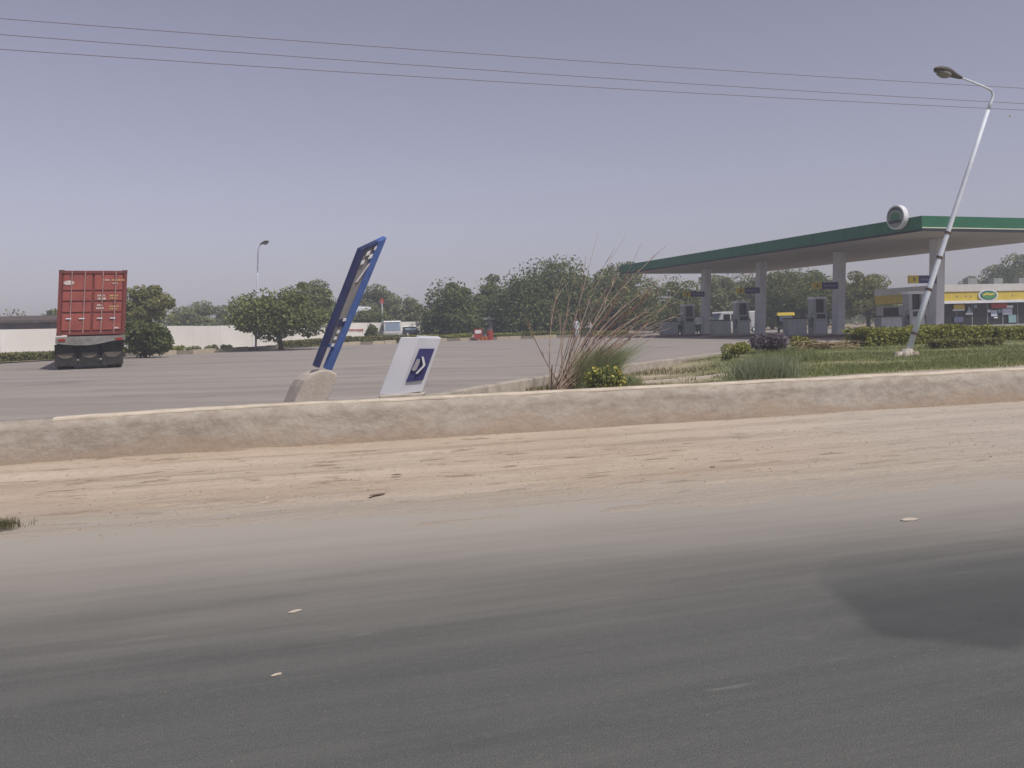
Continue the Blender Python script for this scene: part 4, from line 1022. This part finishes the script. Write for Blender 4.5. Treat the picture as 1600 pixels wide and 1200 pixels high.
# pillars, islands and dispensers
M_pil = mat('pillar_white', (.66, .67, .69), .6, (.56, .57, .60), 1.2)
M_isl = mat('island_concrete', (.22, .19, .17), .9, (.30, .26, .23), 2); M_cab = mat('dispenser_grey', (.38, .39, .40), .5, (.32, .33, .34), 2)
M_cabd = mat('cabinet_dark_grey', (.20, .21, .21), .6, (.26, .27, .27), 2)
prow = []
for i, (px, d) in enumerate(((1462, 50.0), (1309, 57.5), (1187, 65.0), (1101, 72.6))):
    p = W(px, 515, d); loc = Vector((p.x, d, zy(d)))
    # local frame of the canopy
    rel = loc-ca.location; lx = rel.x*cd[0]+rel.y*cd[1]; ly = rel.x*rd[0]+rel.y*rd[1]; lz = zy(d)-ca.location.z
    w = .29; sh_ = .055
    b = MB(); b.add([(lx-w, ly-w, lz), (lx+w, ly-w, lz), (lx+w, ly+w, lz), (lx-w, ly+w, lz)]+[(lx+dx+sh_*(zs-lz), ly+dy, zs-.032) for dx, dy in ((-w, -w), (w, -w), (w, w), (-w, w))],
                    [(3, 2, 1, 0), (4, 5, 6, 7), (0, 1, 5, 4), (1, 2, 6, 5), (2, 3, 7, 6), (3, 0, 4, 7)])
    pl = b.build('pillar', M_pil, ca, bev=.03)
    zz = 3.0+.05*i; x1 = lx-w+sh_*(zz)-.02
    MB().box(x1-1.26, x1, ly-w-.02, ly-w+.12, lz+zz, lz+zz+.43).build('pillar_sign', M_navy, pl)
    MB().box(x1-1.90, x1-1.262, ly-w-.021, ly-w+.121, lz+zz, lz+zz+.43).build('pillar_sign_square', M_yellow, pl)
    MB().box(x1-1.62, x1-1.54, ly-w-.035, ly-w-.0215, lz+zz+.12, lz+zz+.32).build('sign_mark', M_dark, pl)
    b = MB()
    for q in range(6): b.box(x1-1.1+q*.17, x1-1.0+q*.17, ly-w-.035, ly-w-.0215, lz+zz+.15, lz+zz+.27)
    b.build('sign_lettering', mat('sign_grey_mark', (.25, .22, .28), .6), pl)
    prow.append((loc, ['nearest', 'second', 'third', 'farthest'][i]))
def dispenser(loc, label, tall=2.25):
    o = local_root('fuel_dispenser', loc, label, 'fuel pump', can_h, 'fuel dispensers under the canopy')
    MB().box(-.52, .52, -.30, .30, .0, 1.40).build('cabinet', M_cab, o, bev=.02)
    MB().box(-.52, -.28, -.24, .24, 1.401, tall).build('side_housing', M_cab, o, bev=.015); MB().box(.36, .52, -.24, .24, 1.401, tall).build('side_housing', M_cab, o, bev=.015)
    MB().box(-.279, .359, -.10, .20, 1.401, tall).build('display', M_glass, o)
    MB().box(-.54, .54, -.27, .27, tall+.001, tall+.16).build('header', M_white, o, bev=.015)
    MB().box(-.30, .36, -.315, -.301, 1.02, 1.30).build('price_panel', M_dark, o)
    MB().box(-.40, .40, -.312, -.301, .10, .85).build('lower_panel', mat('dispenser_panel', (.42, .43, .46), .5), o)
    for sx in (-1, 1):
        hz = MB().tube([(sx*.54, -.1, 1.35), (sx*.72, -.15, 1.0), (sx*.70, -.18, .45), (sx*.58, -.2, .5), (sx*.55, -.2, .95)], .022, 6).build('hose', M_dark, o)
        MB().box(sx*.55-.04, sx*.55+.04, -.26, -.16, .86, 1.12).build('nozzle', M_dark, hz)
    return o
for i, (loc, word) in enumerate(prow):
    isl = local_root('pump_island', loc, f'raised concrete pump island at the {word} canopy pillar', 'pump island', can_h, 'pump islands')
    MB().box(-4.6, 1.4, -.65, .65, -.05, .16).build('slab', M_isl, isl, bev=.03)
    MB().box(-4.62, 1.42, -.67, -.652, .0, .12).build('edge_strip', mat('island_edge', (.17, .075, .06), .8, (.22, .12, .09), 3), isl)
    def off(x, y=0): return Vector((loc.x+cd[0]*x+rd[0]*y, loc.y+cd[1]*x+rd[1]*y, loc.z+.16))
    dispenser(off(-1.55), f'grey fuel dispenser on the island of the {word} canopy pillar')
    cbx = local_root('service_cabinet', off(-3.3), f'low dark grey cabinet on the island of the {word} canopy pillar', 'cabinet', can_h, 'island cabinets')
    MB().box(-.72, .72, -.25, .25, 0, 1.05).build('box', M_cabd, cbx, bev=.02)
    MB().box(-.68, -.01, -.262, -.252, .06, 1.0).build('door', M_cab, cbx); MB().box(.01, .68, -.262, -.252, .06, 1.0).build('door', M_cab, cbx)
    MB().box(-.76, .76, -.29, .29, 1.052, 1.10).build('lid', M_dark, cbx)

# ------------------------------------------------------------------ shop at the right
SD = 68.0
sp = W(1492, 500, SD); sp.z = zy(SD)
shp = local_root('shop', sp, 'flat-roofed shop with yellow fascia band and dark glass front at the right', 'building', R(15))
M_wallg = mat('shop_wall', (.42, .41, .40), .8, (.36, .35, .34), .8); M_par = mat('shop_parapet', (.58, .57, .55), .8, (.50, .49, .47), .7)
x0, x1 = -1.5, 16
def zpx(y): return W(1545, y, SD+1.5).z-sp.z
za, zb_, zc_, zd_, ze_ = zpx(444.5), zpx(455.5), zpx(469.5), zpx(473.5), zpx(508)
DP = 7.2
MB().box(x0, x1, .0, DP, -.2, .35).build('plinth', mat('shop_plinth', (.36, .34, .33), .85, (.30, .28, .27), 1), shp)
MB().box(x0-.1, x1, -.5, DP, zb_, za).build('parapet', M_par, shp)
MB().box(x0-.08, x1-.02, -.42, DP-.02, zc_+.002, zb_-.002).build('fascia_band', M_yellow, shp)
MB().box(x0-.1, x1, -.52, .2, zd_, zc_).build('white_trim', M_white, shp)
MB().box(x0+.05, x1-.05, .9, DP-.05, .351, zd_-.002).build('back_wall', M_dark, shp)
MB().box(x0, x0+.25, .0, .899, .351, zd_-.002).build('corner_wall', M_wallg, shp); MB().box(x0, x0+.049, .9, DP-.05, .351, zd_-.002).build('side_wall', M_wallg, shp)
MB().box(x0-.03, x0-.002, .5, 1.9, .352, zd_-.15).build('door', mat('shop_door', (.50, .49, .52), .6), shp)
MB().box(x0-.03, x0-.002, 2.4, 3.5, 1.0, 1.9).build('dark_window', M_glass, shp); MB().box(x0-.03, x0-.002, 4.4, 6.2, 1.1, 1.9).build('dark_window', M_glass, shp)
MB().box(x0-.13, x0-.102, .9, 1.9, zc_+.1, zb_-.1).build('yellow_board', M_yellow, shp)
for k in range(12):
    xx = x0+.26+k*1.42
    if xx > x1-.2: break
    MB().box(xx, xx+.07, .06, .16, .352, zd_-.003).build('mullion', M_cabd, shp)
    MB().box(xx+.075, xx+1.415, .10, .12, .352, zd_-.003).build('window_pane', M_glass, shp)
# oval emblem on the band
def disc_on(xc, zc, rx, rz, y, th, m, name, par): return MB().disc((xc, y, zc), (0, -1, 0), rx, th, 32, rz).build(name, m, par)
k_ = (SD+.5)/FPX
xc = (W(1537, 462, SD+.6).x-sp.x)/math.cos(R(15)); zc = (zb_+zc_)/2+.03
ov = disc_on(xc, zc, .90, .44, -.43, .10, M_white, 'oval_emblem', shp)
disc_on(xc, zc, .76, .355, -.532, .012, mat('oval_teal', (.04, .12, .13), .5), 'oval_ring', ov)
disc_on(xc, zc-.01, .66, .285, -.546, .012, mat('oval_green', (.08, .24, .10), .5), 'oval_field', ov)
MB().prism([(xc-.55, zc-.06), (xc-.2, zc+.02), (xc+.2, zc-.02), (xc+.55, zc+.05), (xc+.5, zc+.16), (xc+.15, zc+.13), (xc-.15, zc+.19), (xc-.5, zc+.08)], -.572, -.56).build('oval_swash', mat('oval_gold', (.55, .48, .10), .5), ov)
for xx in (-.2, .6, 1.05, 4.9, 7.0): MB().box(xx, xx+.12, -.436, -.422, zc-.12, zc+.02).build('band_mark', M_isl, shp)
# boards and goods behind the glass front
xb = lambda px: (W(px, 480, SD+.6).x-sp.x)/math.cos(R(15))
def board(p0, p1, y0, y1, m, name): MB().box(xb(p0), xb(p1), -.02, .05, zpx(y1), zpx(y0)).build(name, m, shp)
board(1484, 1503, 475, 482, M_yellow, 'window_board'); board(1552, 1581, 474.5, 482, mat('red_board', (.38, .05, .05), .6), 'window_board')
board(1482, 1503, 482.3, 484.5, M_white, 'window_board'); board(1505, 1518, 488, 491, M_white, 'window_board')
MB().prism([(xb(1507), zpx(488)), (xb(1516), zpx(488)), (xb(1511.5), zpx(478))], -.02, .05).build('window_poster', mat('poster_blue', (.28, .36, .42), .6), shp)
board(1551, 1562, 485, 494.5, mat('poster_pale', (.46, .50, .62), .6), 'window_poster'); board(1572, 1590, 483, 492, MATS['poster_pale'], 'window_poster')
board(1580, 1592, 478, 482, M_white, 'window_board')
board(1545, 1550, 484, 488, M_white, 'window_poster'); board(1556, 1563, 495.5, 497.5, M_white, 'window_poster'); board(1564, 1570, 484, 489, mat('poster_teal', (.20, .33, .36), .6), 'window_poster')
board(1484, 1500, 494, 502, mat('poster_navy', (.09, .10, .17), .6), 'window_poster'); board(1583, 1597, 493, 505, MATS['poster_teal'], 'window_poster'); board(1520, 1526, 476, 481, MATS['poster_teal'], 'window_board')
for q in (4, 6.5, 9): 
    ac = MB().box(q, q+.9, 3, 3.6, za+.001, za+.6).build('roof_unit', M_cabd, shp, bev=.02)

# ------------------------------------------------------------------ vehicles beyond
def vwheel(par, x, y, rr, w=.16):
    ty = MB().disc((x-w/2, y, rr), (1, 0, 0), rr, w, 20).build('wheel', M_rubber, par); MB().disc((x-w/2-.006, y, rr), (1, 0, 0), rr*.6, w+.012, 16).build('rim', M_steel, ty)
def small_van(loc, rz, body_m, roof_m, label, w=1.5, L=3.4, h=1.85, name='small_van', cat='van'):
    o = local_root(name, loc, label, cat, rz)          # its nose points to local -y
    hw = w/2
    MB().prismx([(0, .28), (0, .85), (.12, 1.0), (L-.05, 1.0), (L, .9), (L, .28)], -hw, hw).build('body', body_m, o, bev=.05)
    MB().prismx([(.15, 1.002), (.55, h-.16), (L-.12, h-.16), (L-.04, 1.002)], -hw+.04, hw-.04).build('cabin', body_m, o, bev=.04)
    MB().prismx([(.45, h-.158), (.62, h-.02), (L-.2, h), (L-.08, h-.158)], -hw+.05, hw-.05).build('roof', roof_m, o, bev=.04)
    MB().add([(-hw+.14, .165, 1.06), (hw-.14, .165, 1.06), (hw-.2, .50, h-.22), (-hw+.2, .50, h-.22)]+[(-hw+.14, .2, 1.06), (hw-.14, .2, 1.06), (hw-.2, .55, h-.22), (-hw+.2, .55, h-.22)],
             [(0, 1, 2, 3), (7, 6, 5, 4), (1, 0, 4, 5), (2, 1, 5, 6), (3, 2, 6, 7), (0, 3, 7, 4)]).build('windscreen', M_bluegl, o)
    for sx in (-1, 1):
        for (a, b) in ((.75, 1.45), (1.6, 2.3), (2.45, 3.05)):
            b = min(b, L-.25); MB().box(sx*(hw-.035)-.012, sx*(hw-.035)+.012, a, b, 1.08, h-.26).build('side_window', M_glass, o)
        MB().disc((sx*(hw-.22), .02, .68), (0, -1, 0), .10, .03, 16).build('headlight', mat('headlight', (.6, .6, .58), .2), o)
        for y in (.55, L-.6): vwheel(o, sx*(hw-.06), y, .27)
    MB().box(-hw+.02, hw-.02, -.06, .0, .30, .46).build('bumper', M_dark, o)
    return o
vp = G(614, 79); small_van(vp, R(12), mat('van_grey', (.36, .37, .38), .5, (.30, .31, .32), 2), M_white, 'small grey van with white roof parked above the white entrance sign', w=1.6, h=1.95)
vp = G(645, 83); small_van(vp, R(40), mat('car_dark', (.03, .033, .05), .35), M_white, 'small dark car with pale roof parked under the trees right of the grey van', w=1.6, h=1.5, name='parked_car', cat='car')
vp = G(1112, 84); o = small_van(vp, R(-72), mat('van_dull_white', (.42, .43, .45), .5), M_white, 'long white van seen between the pumps under the canopy', w=1.8, L=4.6, h=2.0)
MB().box(-.915, -.903, .3, 4.3, .72, .9).build('blue_stripe', mat('stripe_blue', (.05, .06, .25), .5), o)
# tall white bus nose behind the wall at the blue sign
bs = local_root('bus', G(526, 97), 'tall white bus showing above the wall behind the blue sign', 'bus', R(-20))
MB().box(-1.5, 1.5, 0, 9, .4, 3.72).build('body', M_white, bs, bev=.12)
for k in range(2): MB().box(-1.35+k*1.4, -.05+k*1.4, -.02, .01, 2.7, 3.35).build('window', M_bluegl, bs)
for sx in (-1, 1):
    for y in (1.6, 7.2): vwheel(bs, sx*1.38, y, .48, .26)
    for k in range(6): MB().box(sx*1.5-.012, sx*1.5+.012, .6+k*1.35, 1.7+k*1.35, 2.5, 3.3).build('window', M_bluegl, bs)
MB().box(-1.3, 1.3, .3, 8.6, 3.722, 3.85).build('roof_rack', M_cabd, bs)
# small red flag board on a post behind the wall
fb = local_root('red_board', G(598, 90), 'small red board on a post above the wall, left of the grey van', 'sign', 0)
MB().tube([(0, 0, -.2), (0, 0, 4.0)], .05, 8).build('post', M_steel, fb); MB().box(-.2, .2, -.04, .04, 3.75, 4.25).build('board', mat('board_red', (.42, .07, .05), .6, (.34, .06, .05), 4), fb)
# auto rickshaw under the canopy
rk = local_root('auto_rickshaw', G(1228, 76), 'auto rickshaw with yellow hood parked under the canopy between second and third pillars', 'rickshaw', R(-15))
MB().prism([(-.65, .35), (-.65, .95), (.65, .95), (.65, .35)][::-1], 0, 2.2).build('body', mat('rickshaw_green', (.05, .075, .06), .6, (.07, .09, .07), 3), rk, bev=.06)
MB().prismx([(-.15, 1.45), (.1, 1.72), (2.0, 1.75), (2.25, 1.5)], -.72, .72).build('hood', M_yellow, rk, bev=.08)
for sx in (-1, 1):
    for y in (-.05, 1.1, 2.1): MB().box(sx*.64-.03, sx*.64+.03, y-.03, y+.03, .951, 1.5).build('hood_post', M_dark, rk)
    vwheel(rk, sx*.55, 1.8, .25)
vwheel(rk, 0, -.15, .25)
MB().box(-.52, .52, -.12, -.10, 1.0, 1.42).build('windscreen', M_bluegl, rk)
MB().box(-.6, .6, 1.5, 1.7, .955, 1.45).build('seat_back', M_dark, rk)
MB().disc((0, -.02, .75), (0, -1, 0), .1, .05, 14).build('headlight', MATS['headlight'], rk)

# ------------------------------------------------------------------ fire point and kiosk at the far edge
M_fire = mat('fire_red', (.36, .05, .04), .6, (.28, .045, .04), 4)
k0 = local_root('kiosk', G(757, 84), 'small pale grey kiosk with dark eave behind the red cabinet', 'kiosk', R(4))
MB().box(-.75, .75, 0, 1.5, -.05, 1.75).build('wall', mat('kiosk_wall', (.33, .32, .32), .8, (.27, .26, .27), 2), k0)
MB().prismx([(-.35, 1.80), (-.35, 1.92), (1.7, 2.12), (1.7, 1.98)], -.95, .95).build('roof', M_cabd, k0); MB().box(-.3, .3, -.03, -.002, .9, 1.4).build('hatch', M_dark, k0)
c0 = local_root('fire_cabinet', G(747, 77.5), 'red metal cabinet with white front panel at the far kerb', 'cabinet', R(3))
MB().box(-.36, .36, 0, .45, .12, 1.0).build('box', M_fire, c0, bev=.02); MB().box(-.27, .27, -.02, -.002, .62, .9).build('panel', M_white, c0)
for sx in (-.3, .3): MB().box(sx-.04, sx+.04, .05, .4, -.02, .119).build('leg', M_dark, c0)
d0 = local_root('red_drum', G(765, 77.8), 'red oil drum standing right of the red cabinet at the far kerb', 'drum', 0)
MB().tube([(0, 0, -.02), (0, 0, .88)], .29, 20).build('drum_body', M_fire, d0)
for z in (.02, .29, .58, .86): MB().tube([(0, 0, z-.015), (0, 0, z+.015)], .305, 20).build('hoop', M_fire, d0)
for (px, lab) in ((752.5, 'orange bucket on the ground next to the red cabinet'), (758.5, 'orange bucket on the ground next to the red drum')):
    b_ = local_root('bucket', G(px, 76.8), lab, 'bucket', 0, 'orange buckets at the far kerb')
    MB().tube([(0, 0, -.01), (0, 0, .34)], [.13, .18], 16).build('pail', mat('bucket_orange', (.45, .14, .04), .6), b_)
    MB().tube([(-.18*math.cos(q), 0, .34+.14*math.sin(q)) for q in np.linspace(0, math.pi, 8)], .008, 5).build('handle', M_dark, b_)

# ------------------------------------------------------------------ people
def person(loc, rz, label, shirt, legs, hgt=1.70, long=True, arms=0.0, cap=None):
    o = local_root('person', loc, label, 'person', rz, 'people at the fuel station')
    k = hgt/1.7
    J = {'pel': (0, 0, .92, .135, .10), 'chest': (0, .0, 1.22, .17, .11), 'sh': (0, 0, 1.38, .13, .09), 'neck': (0, -.01, 1.47, .055, .055), 'hd0': (0, -.02, 1.56, .085, .095), 'hd1': (0, -.01, 1.68, .07, .085),
         'hipL': (-.09, 0, .86, .10, .10), 'kneL': (-.10, -.02, .48, .07, .07), 'ankL': (-.10, .0, .09, .045, .045), 'toeL': (-.11, -.13, .03, .035, .03),
         'hipR': (.09, 0, .86, .10, .10), 'kneR': (.11, .02, .48, .07, .07), 'ankR': (.12, .05, .09, .045, .045), 'toeR': (.13, -.08, .03, .035, .03),
         'sL': (-.19, 0, 1.37, .06, .06), 'eL': (-.25, .02, 1.10, .045, .045), 'wL': (-.26, -.08-arms, .86+arms*.8, .033, .033), 'hL': (-.26, -.11-arms*1.2, .77+arms*1.0, .035, .025),
         'sR': (.19, 0, 1.37, .06, .06), 'eR': (.25, .02, 1.10, .045, .045), 'wR': (.26, -.06, .86, .033, .033), 'hR': (.26, -.08, .77, .035, .025)}
    if long: J['hem'] = (0, 0, .62, .21, .14)
    E = [('pel', 'chest'), ('chest', 'sh'), ('sh', 'neck'), ('neck', 'hd0'), ('hd0', 'hd1'), ('pel', 'hipL'), ('hipL', 'kneL'), ('kneL', 'ankL'), ('ankL', 'toeL'), ('pel', 'hipR'), ('hipR', 'kneR'), ('kneR', 'ankR'), ('ankR', 'toeR'),
         ('sh', 'sL'), ('sL', 'eL'), ('eL', 'wL'), ('wL', 'hL'), ('sh', 'sR'), ('sR', 'eR'), ('eR', 'wR'), ('wR', 'hR')]
    if long: E.append(('pel', 'hem'))
    names = list(J); me = bpy.data.meshes.new('body'); me.from_pydata([tuple(c*k for c in J[n][:3]) for n in names], [(names.index(a), names.index(b)) for a, b in E], [])
    b = bpy.data.objects.new('body', me); COL.objects.link(b); b.parent = o
    b.modifiers.new('skin', 'SKIN'); sv_ = me.skin_vertices[0].data
    for i, n in enumerate(names): sv_[i].radius = (J[n][3]*k, J[n][4]*k); sv_[i].use_root = (n == 'pel')
    sd = b.modifiers.new('sub', 'SUBSURF'); sd.levels = 1; sd.render_levels = 2
    m = bpy.data.materials.new('clothes'); m.use_nodes = True; n = m.node_tree.nodes; l = m.node_tree.links; p = n['Principled BSDF']; p.inputs['Roughness'].default_value = .85
    tc = n.new('ShaderNodeTexCoord'); sx = n.new('ShaderNodeSeparateXYZ'); l.new(tc.outputs['Object'], sx.inputs[0])
    mr = n.new('ShaderNodeMapRange'); mr.inputs[1].default_value = 0; mr.inputs[2].default_value = 1.8*k; l.new(sx.outputs['Z'], mr.inputs[0])
    rp = n.new('ShaderNodeValToRGB'); rp.color_ramp.interpolation = 'CONSTANT'; e = rp.color_ramp.elements
    e[0].position = 0; e[0].color = (.03, .025, .02, 1); e[1].position = .05; e[1].color = (*legs, 1)
    for pos, c in ((.33 if long else .50, shirt), (.80, (.22, .12, .08)), (.925, (.015, .012, .01) if cap is None else cap)):
        q = e.new(pos); q.color = (*c, 1)
    l.new(mr.outputs[0], rp.inputs[0]); l.new(rp.outputs[0], p.inputs['Base Color']); me.materials.append(m)
    return o
person(G(901, 80.2), R(20), 'person in pale blue-white long shirt walking behind the dry shrub', (.55, .60, .66), (.50, .54, .6), 1.72)
person(G(921, 80.6), R(-60), 'person in white shirt and dark trousers further right behind the dry shrub', (.68, .66, .66), (.10, .10, .13), 1.60, long=False, arms=.15)
person(G(1062, 72), R(10), 'person in pale shirt and dark trousers at the far left pump', (.5, .52, .55), (.02, .02, .035), 1.74, long=False, arms=.2)
person(G(1091, 71.5), R(-30), 'person in white shirt and dark green trousers left of the farthest canopy pillar', (.72, .72, .68), (.035, .045, .035), 1.76, long=False)
person(G(1112, 70.5), R(50), 'person in bright white shirt right of the farthest canopy pillar', (.74, .74, .74), (.05, .035, .035), 1.80, long=False)

# ------------------------------------------------------------------ small things on the ground and in the air
r = np.random.default_rng(77)
def pebble(name, px, py, L, w, h, m, label, cat, rz, z=None, onto=0.):
    hy = py-(HOR-(px-800)*math.tan(ROLL)); d = FPX*(H-onto)/hy; p = W(px, py, d); p.z = onto
    me = MB(); n = 9; vs = []
    for q, s in ((0, .8), (.45, 1.0), (.85, .6)):
        for k in range(n): a = 6.283*k/n; vs.append((L/2*s*math.cos(a)*r.uniform(.85, 1.1), w/2*s*math.sin(a)*r.uniform(.85, 1.1), h*q))
    fs = [(i*n+k, i*n+(k+1) % n, (i+1)*n+(k+1) % n, (i+1)*n+k) for i in range(2) for k in range(n)]+[tuple(range(2*n, 3*n)), tuple(range(n-1, -1, -1))]
    o = me.add(vs, fs).build(name, m, None); o.location = p; o.rotation_euler.z = rz
    return tag(o, label, cat)
M_peb = mat('pebble_pale', (.52, .46, .38), .9, (.4, .35, .29), 12); M_clod = mat('clod_dark', (.20, .145, .10), .95, (.14, .10, .07), 12)
pebble('pebble', 1420, 813, .17, .08, .02, M_peb, 'flat pale stone on the dusty road edge near the dark patch', 'stone', PHI)
pebble('pebble', 461, 956, .09, .03, .012, M_peb, 'small pale chip on the dark asphalt at lower left', 'stone', R(40))
pebble('pebble', 432, 1055, .06, .02, .01, M_peb, 'tiny pale chip nearest the camera on the asphalt', 'stone', R(40))
pebble('twig', 460, 697, .36, .03, .03, mat('twig_straw', (.60, .52, .38), .9), 'short straw-coloured twig on the sand below the low wall', 'twig', R(28), onto=.05)
clods = [(1087, 718, .11, 'dark clod on the sand right of centre, the left of a close pair'), (1113, 730, .12, 'dark clod on the sand right of centre, the right of a close pair'), (590, 773, .34, 'long dark clod on the sand left of centre'), (620, 742, .22, 'dark clod on the sand below the white sign, upper one'), (560, 735, .2, 'dark clod on the sand below the blue sign'), (300, 750, .14, 'dark clod on the sand at left'), (1575, 655, .22, 'dark clod at the wall foot near the right edge'), (213, 733, .08, 'tiny dark clod on the sand near the left end of the wall'), (905, 660, .1, 'small dark clod close under the wall in the middle')]
for px, py, L, lab in clods: pebble('clod', px, py, L*.6, L*.16, .012, M_clod, lab, 'clod', PHI+r.uniform(-.3, .3), onto=.045)
# scattered grit, nobody could count it
n = 4600; ss = r.uniform(-6, 18, n); tt = 8.0+r.gamma(2.2, 1.0, n); tt = np.where(tt > 12.9, r.uniform(8, 12.9, n), tt)
tt[:500] = r.uniform(2.5, 8, 500); tt[500:1400] = 12.98-r.gamma(1.2, .12, 900); X, Y = xy(ss, tt)
from mathutils.kdtree import KDTree
_sd = bpy.data.objects['sand_shoulder'].data
svb = BVHTree.FromPolygons([v.co.copy() for v in _sd.vertices], [tuple(p.vertices) for p in _sd.polygons])
Zg = np.array([(svb.ray_cast(Vector((a, b, 2)), Vector((0, 0, -1)))[0] or Vector((0, 0, 0))).z for a, b in zip(ss, tt)]); Zg = np.maximum(Zg, 0)
sz = np.clip(r.gamma(1.6, .0035, n)+.003, 0, .016); sz[:500] = np.clip(sz[:500]*.6, 0, .006); vs = []; fs = []
for i in range(n):
    s = sz[i]; b = len(vs); a = r.uniform(0, 6.28)
    vs += [(X[i]+s*math.cos(a+k*2.09), Y[i]+s*math.sin(a+k*2.09), Zg[i]-.002) for k in range(3)]+[(X[i], Y[i], Zg[i]+s*.8)]; fs += [(b, b+1, b+3), (b+1, b+2, b+3), (b+2, b, b+3)]
tag(MB().add(vs, fs).build('grit', leafmat('grit', (.20, .15, .10), (.36, .29, .21), (.5, .44, .36), trans=0.)), 'fine grit and crumbs of earth scattered over the sandy shoulder', kind='stuff')
def bird(p, s, m, label, rz):
    o = empty('bird', p, label, 'bird', rz=rz)
    MB().tube([(0, -.5*s, 0), (0, -.3*s, .02*s), (0, 0, .0), (0, .35*s, 0), (0, .6*s, .0)], [.02*s, .09*s, .13*s, .08*s, .02*s], 8).build('body', m, o, smooth=True)
    for sx in (-1, 1): MB().add([(sx*.08*s, -.2*s, .05*s), (sx*.6*s, -.12*s, .22*s), (sx*1.0*s, .1*s, .12*s), (sx*.5*s, .18*s, .18*s), (sx*.08*s, .2*s, .05*s), (sx*.5*s, 0, .26*s)], [(0, 1, 5), (1, 2, 5), (2, 3, 5), (3, 4, 5), (4, 0, 5), (0, 1, 2, 3, 4)]).build('wing', m, o)
    return o
bird(W(1168, 199, 60), .09, mat('bird_dark', (.02, .02, .025), .8), 'tiny dark bird high in the sky above the canopy', R(80))
bird(W(1578, 182, 40), .2, mat('bird_white', (.8, .8, .78), .8), 'white bird in the sky right of the leaning lamp post', R(60))

# ------------------------------------------------------------------ haze
hz = MB().box(-480, 480, -480, 480, -1.5, 12).build('haze', None); tag(hz, 'thin pale dust haze over the whole place', kind='stuff')
m = bpy.data.materials.new('haze'); m.use_nodes = True; n = m.node_tree.nodes; n.clear()
pv = n.new('ShaderNodeVolumePrincipled'); pv.inputs['Density'].default_value = .0020; pv.inputs['Color'].default_value = (.80, .86, .97, 1); pv.inputs['Anisotropy'].default_value = .0
ou = n.new('ShaderNodeOutputMaterial'); m.node_tree.links.new(pv.outputs[0], ou.inputs['Volume']); hz.data.materials.append(m)
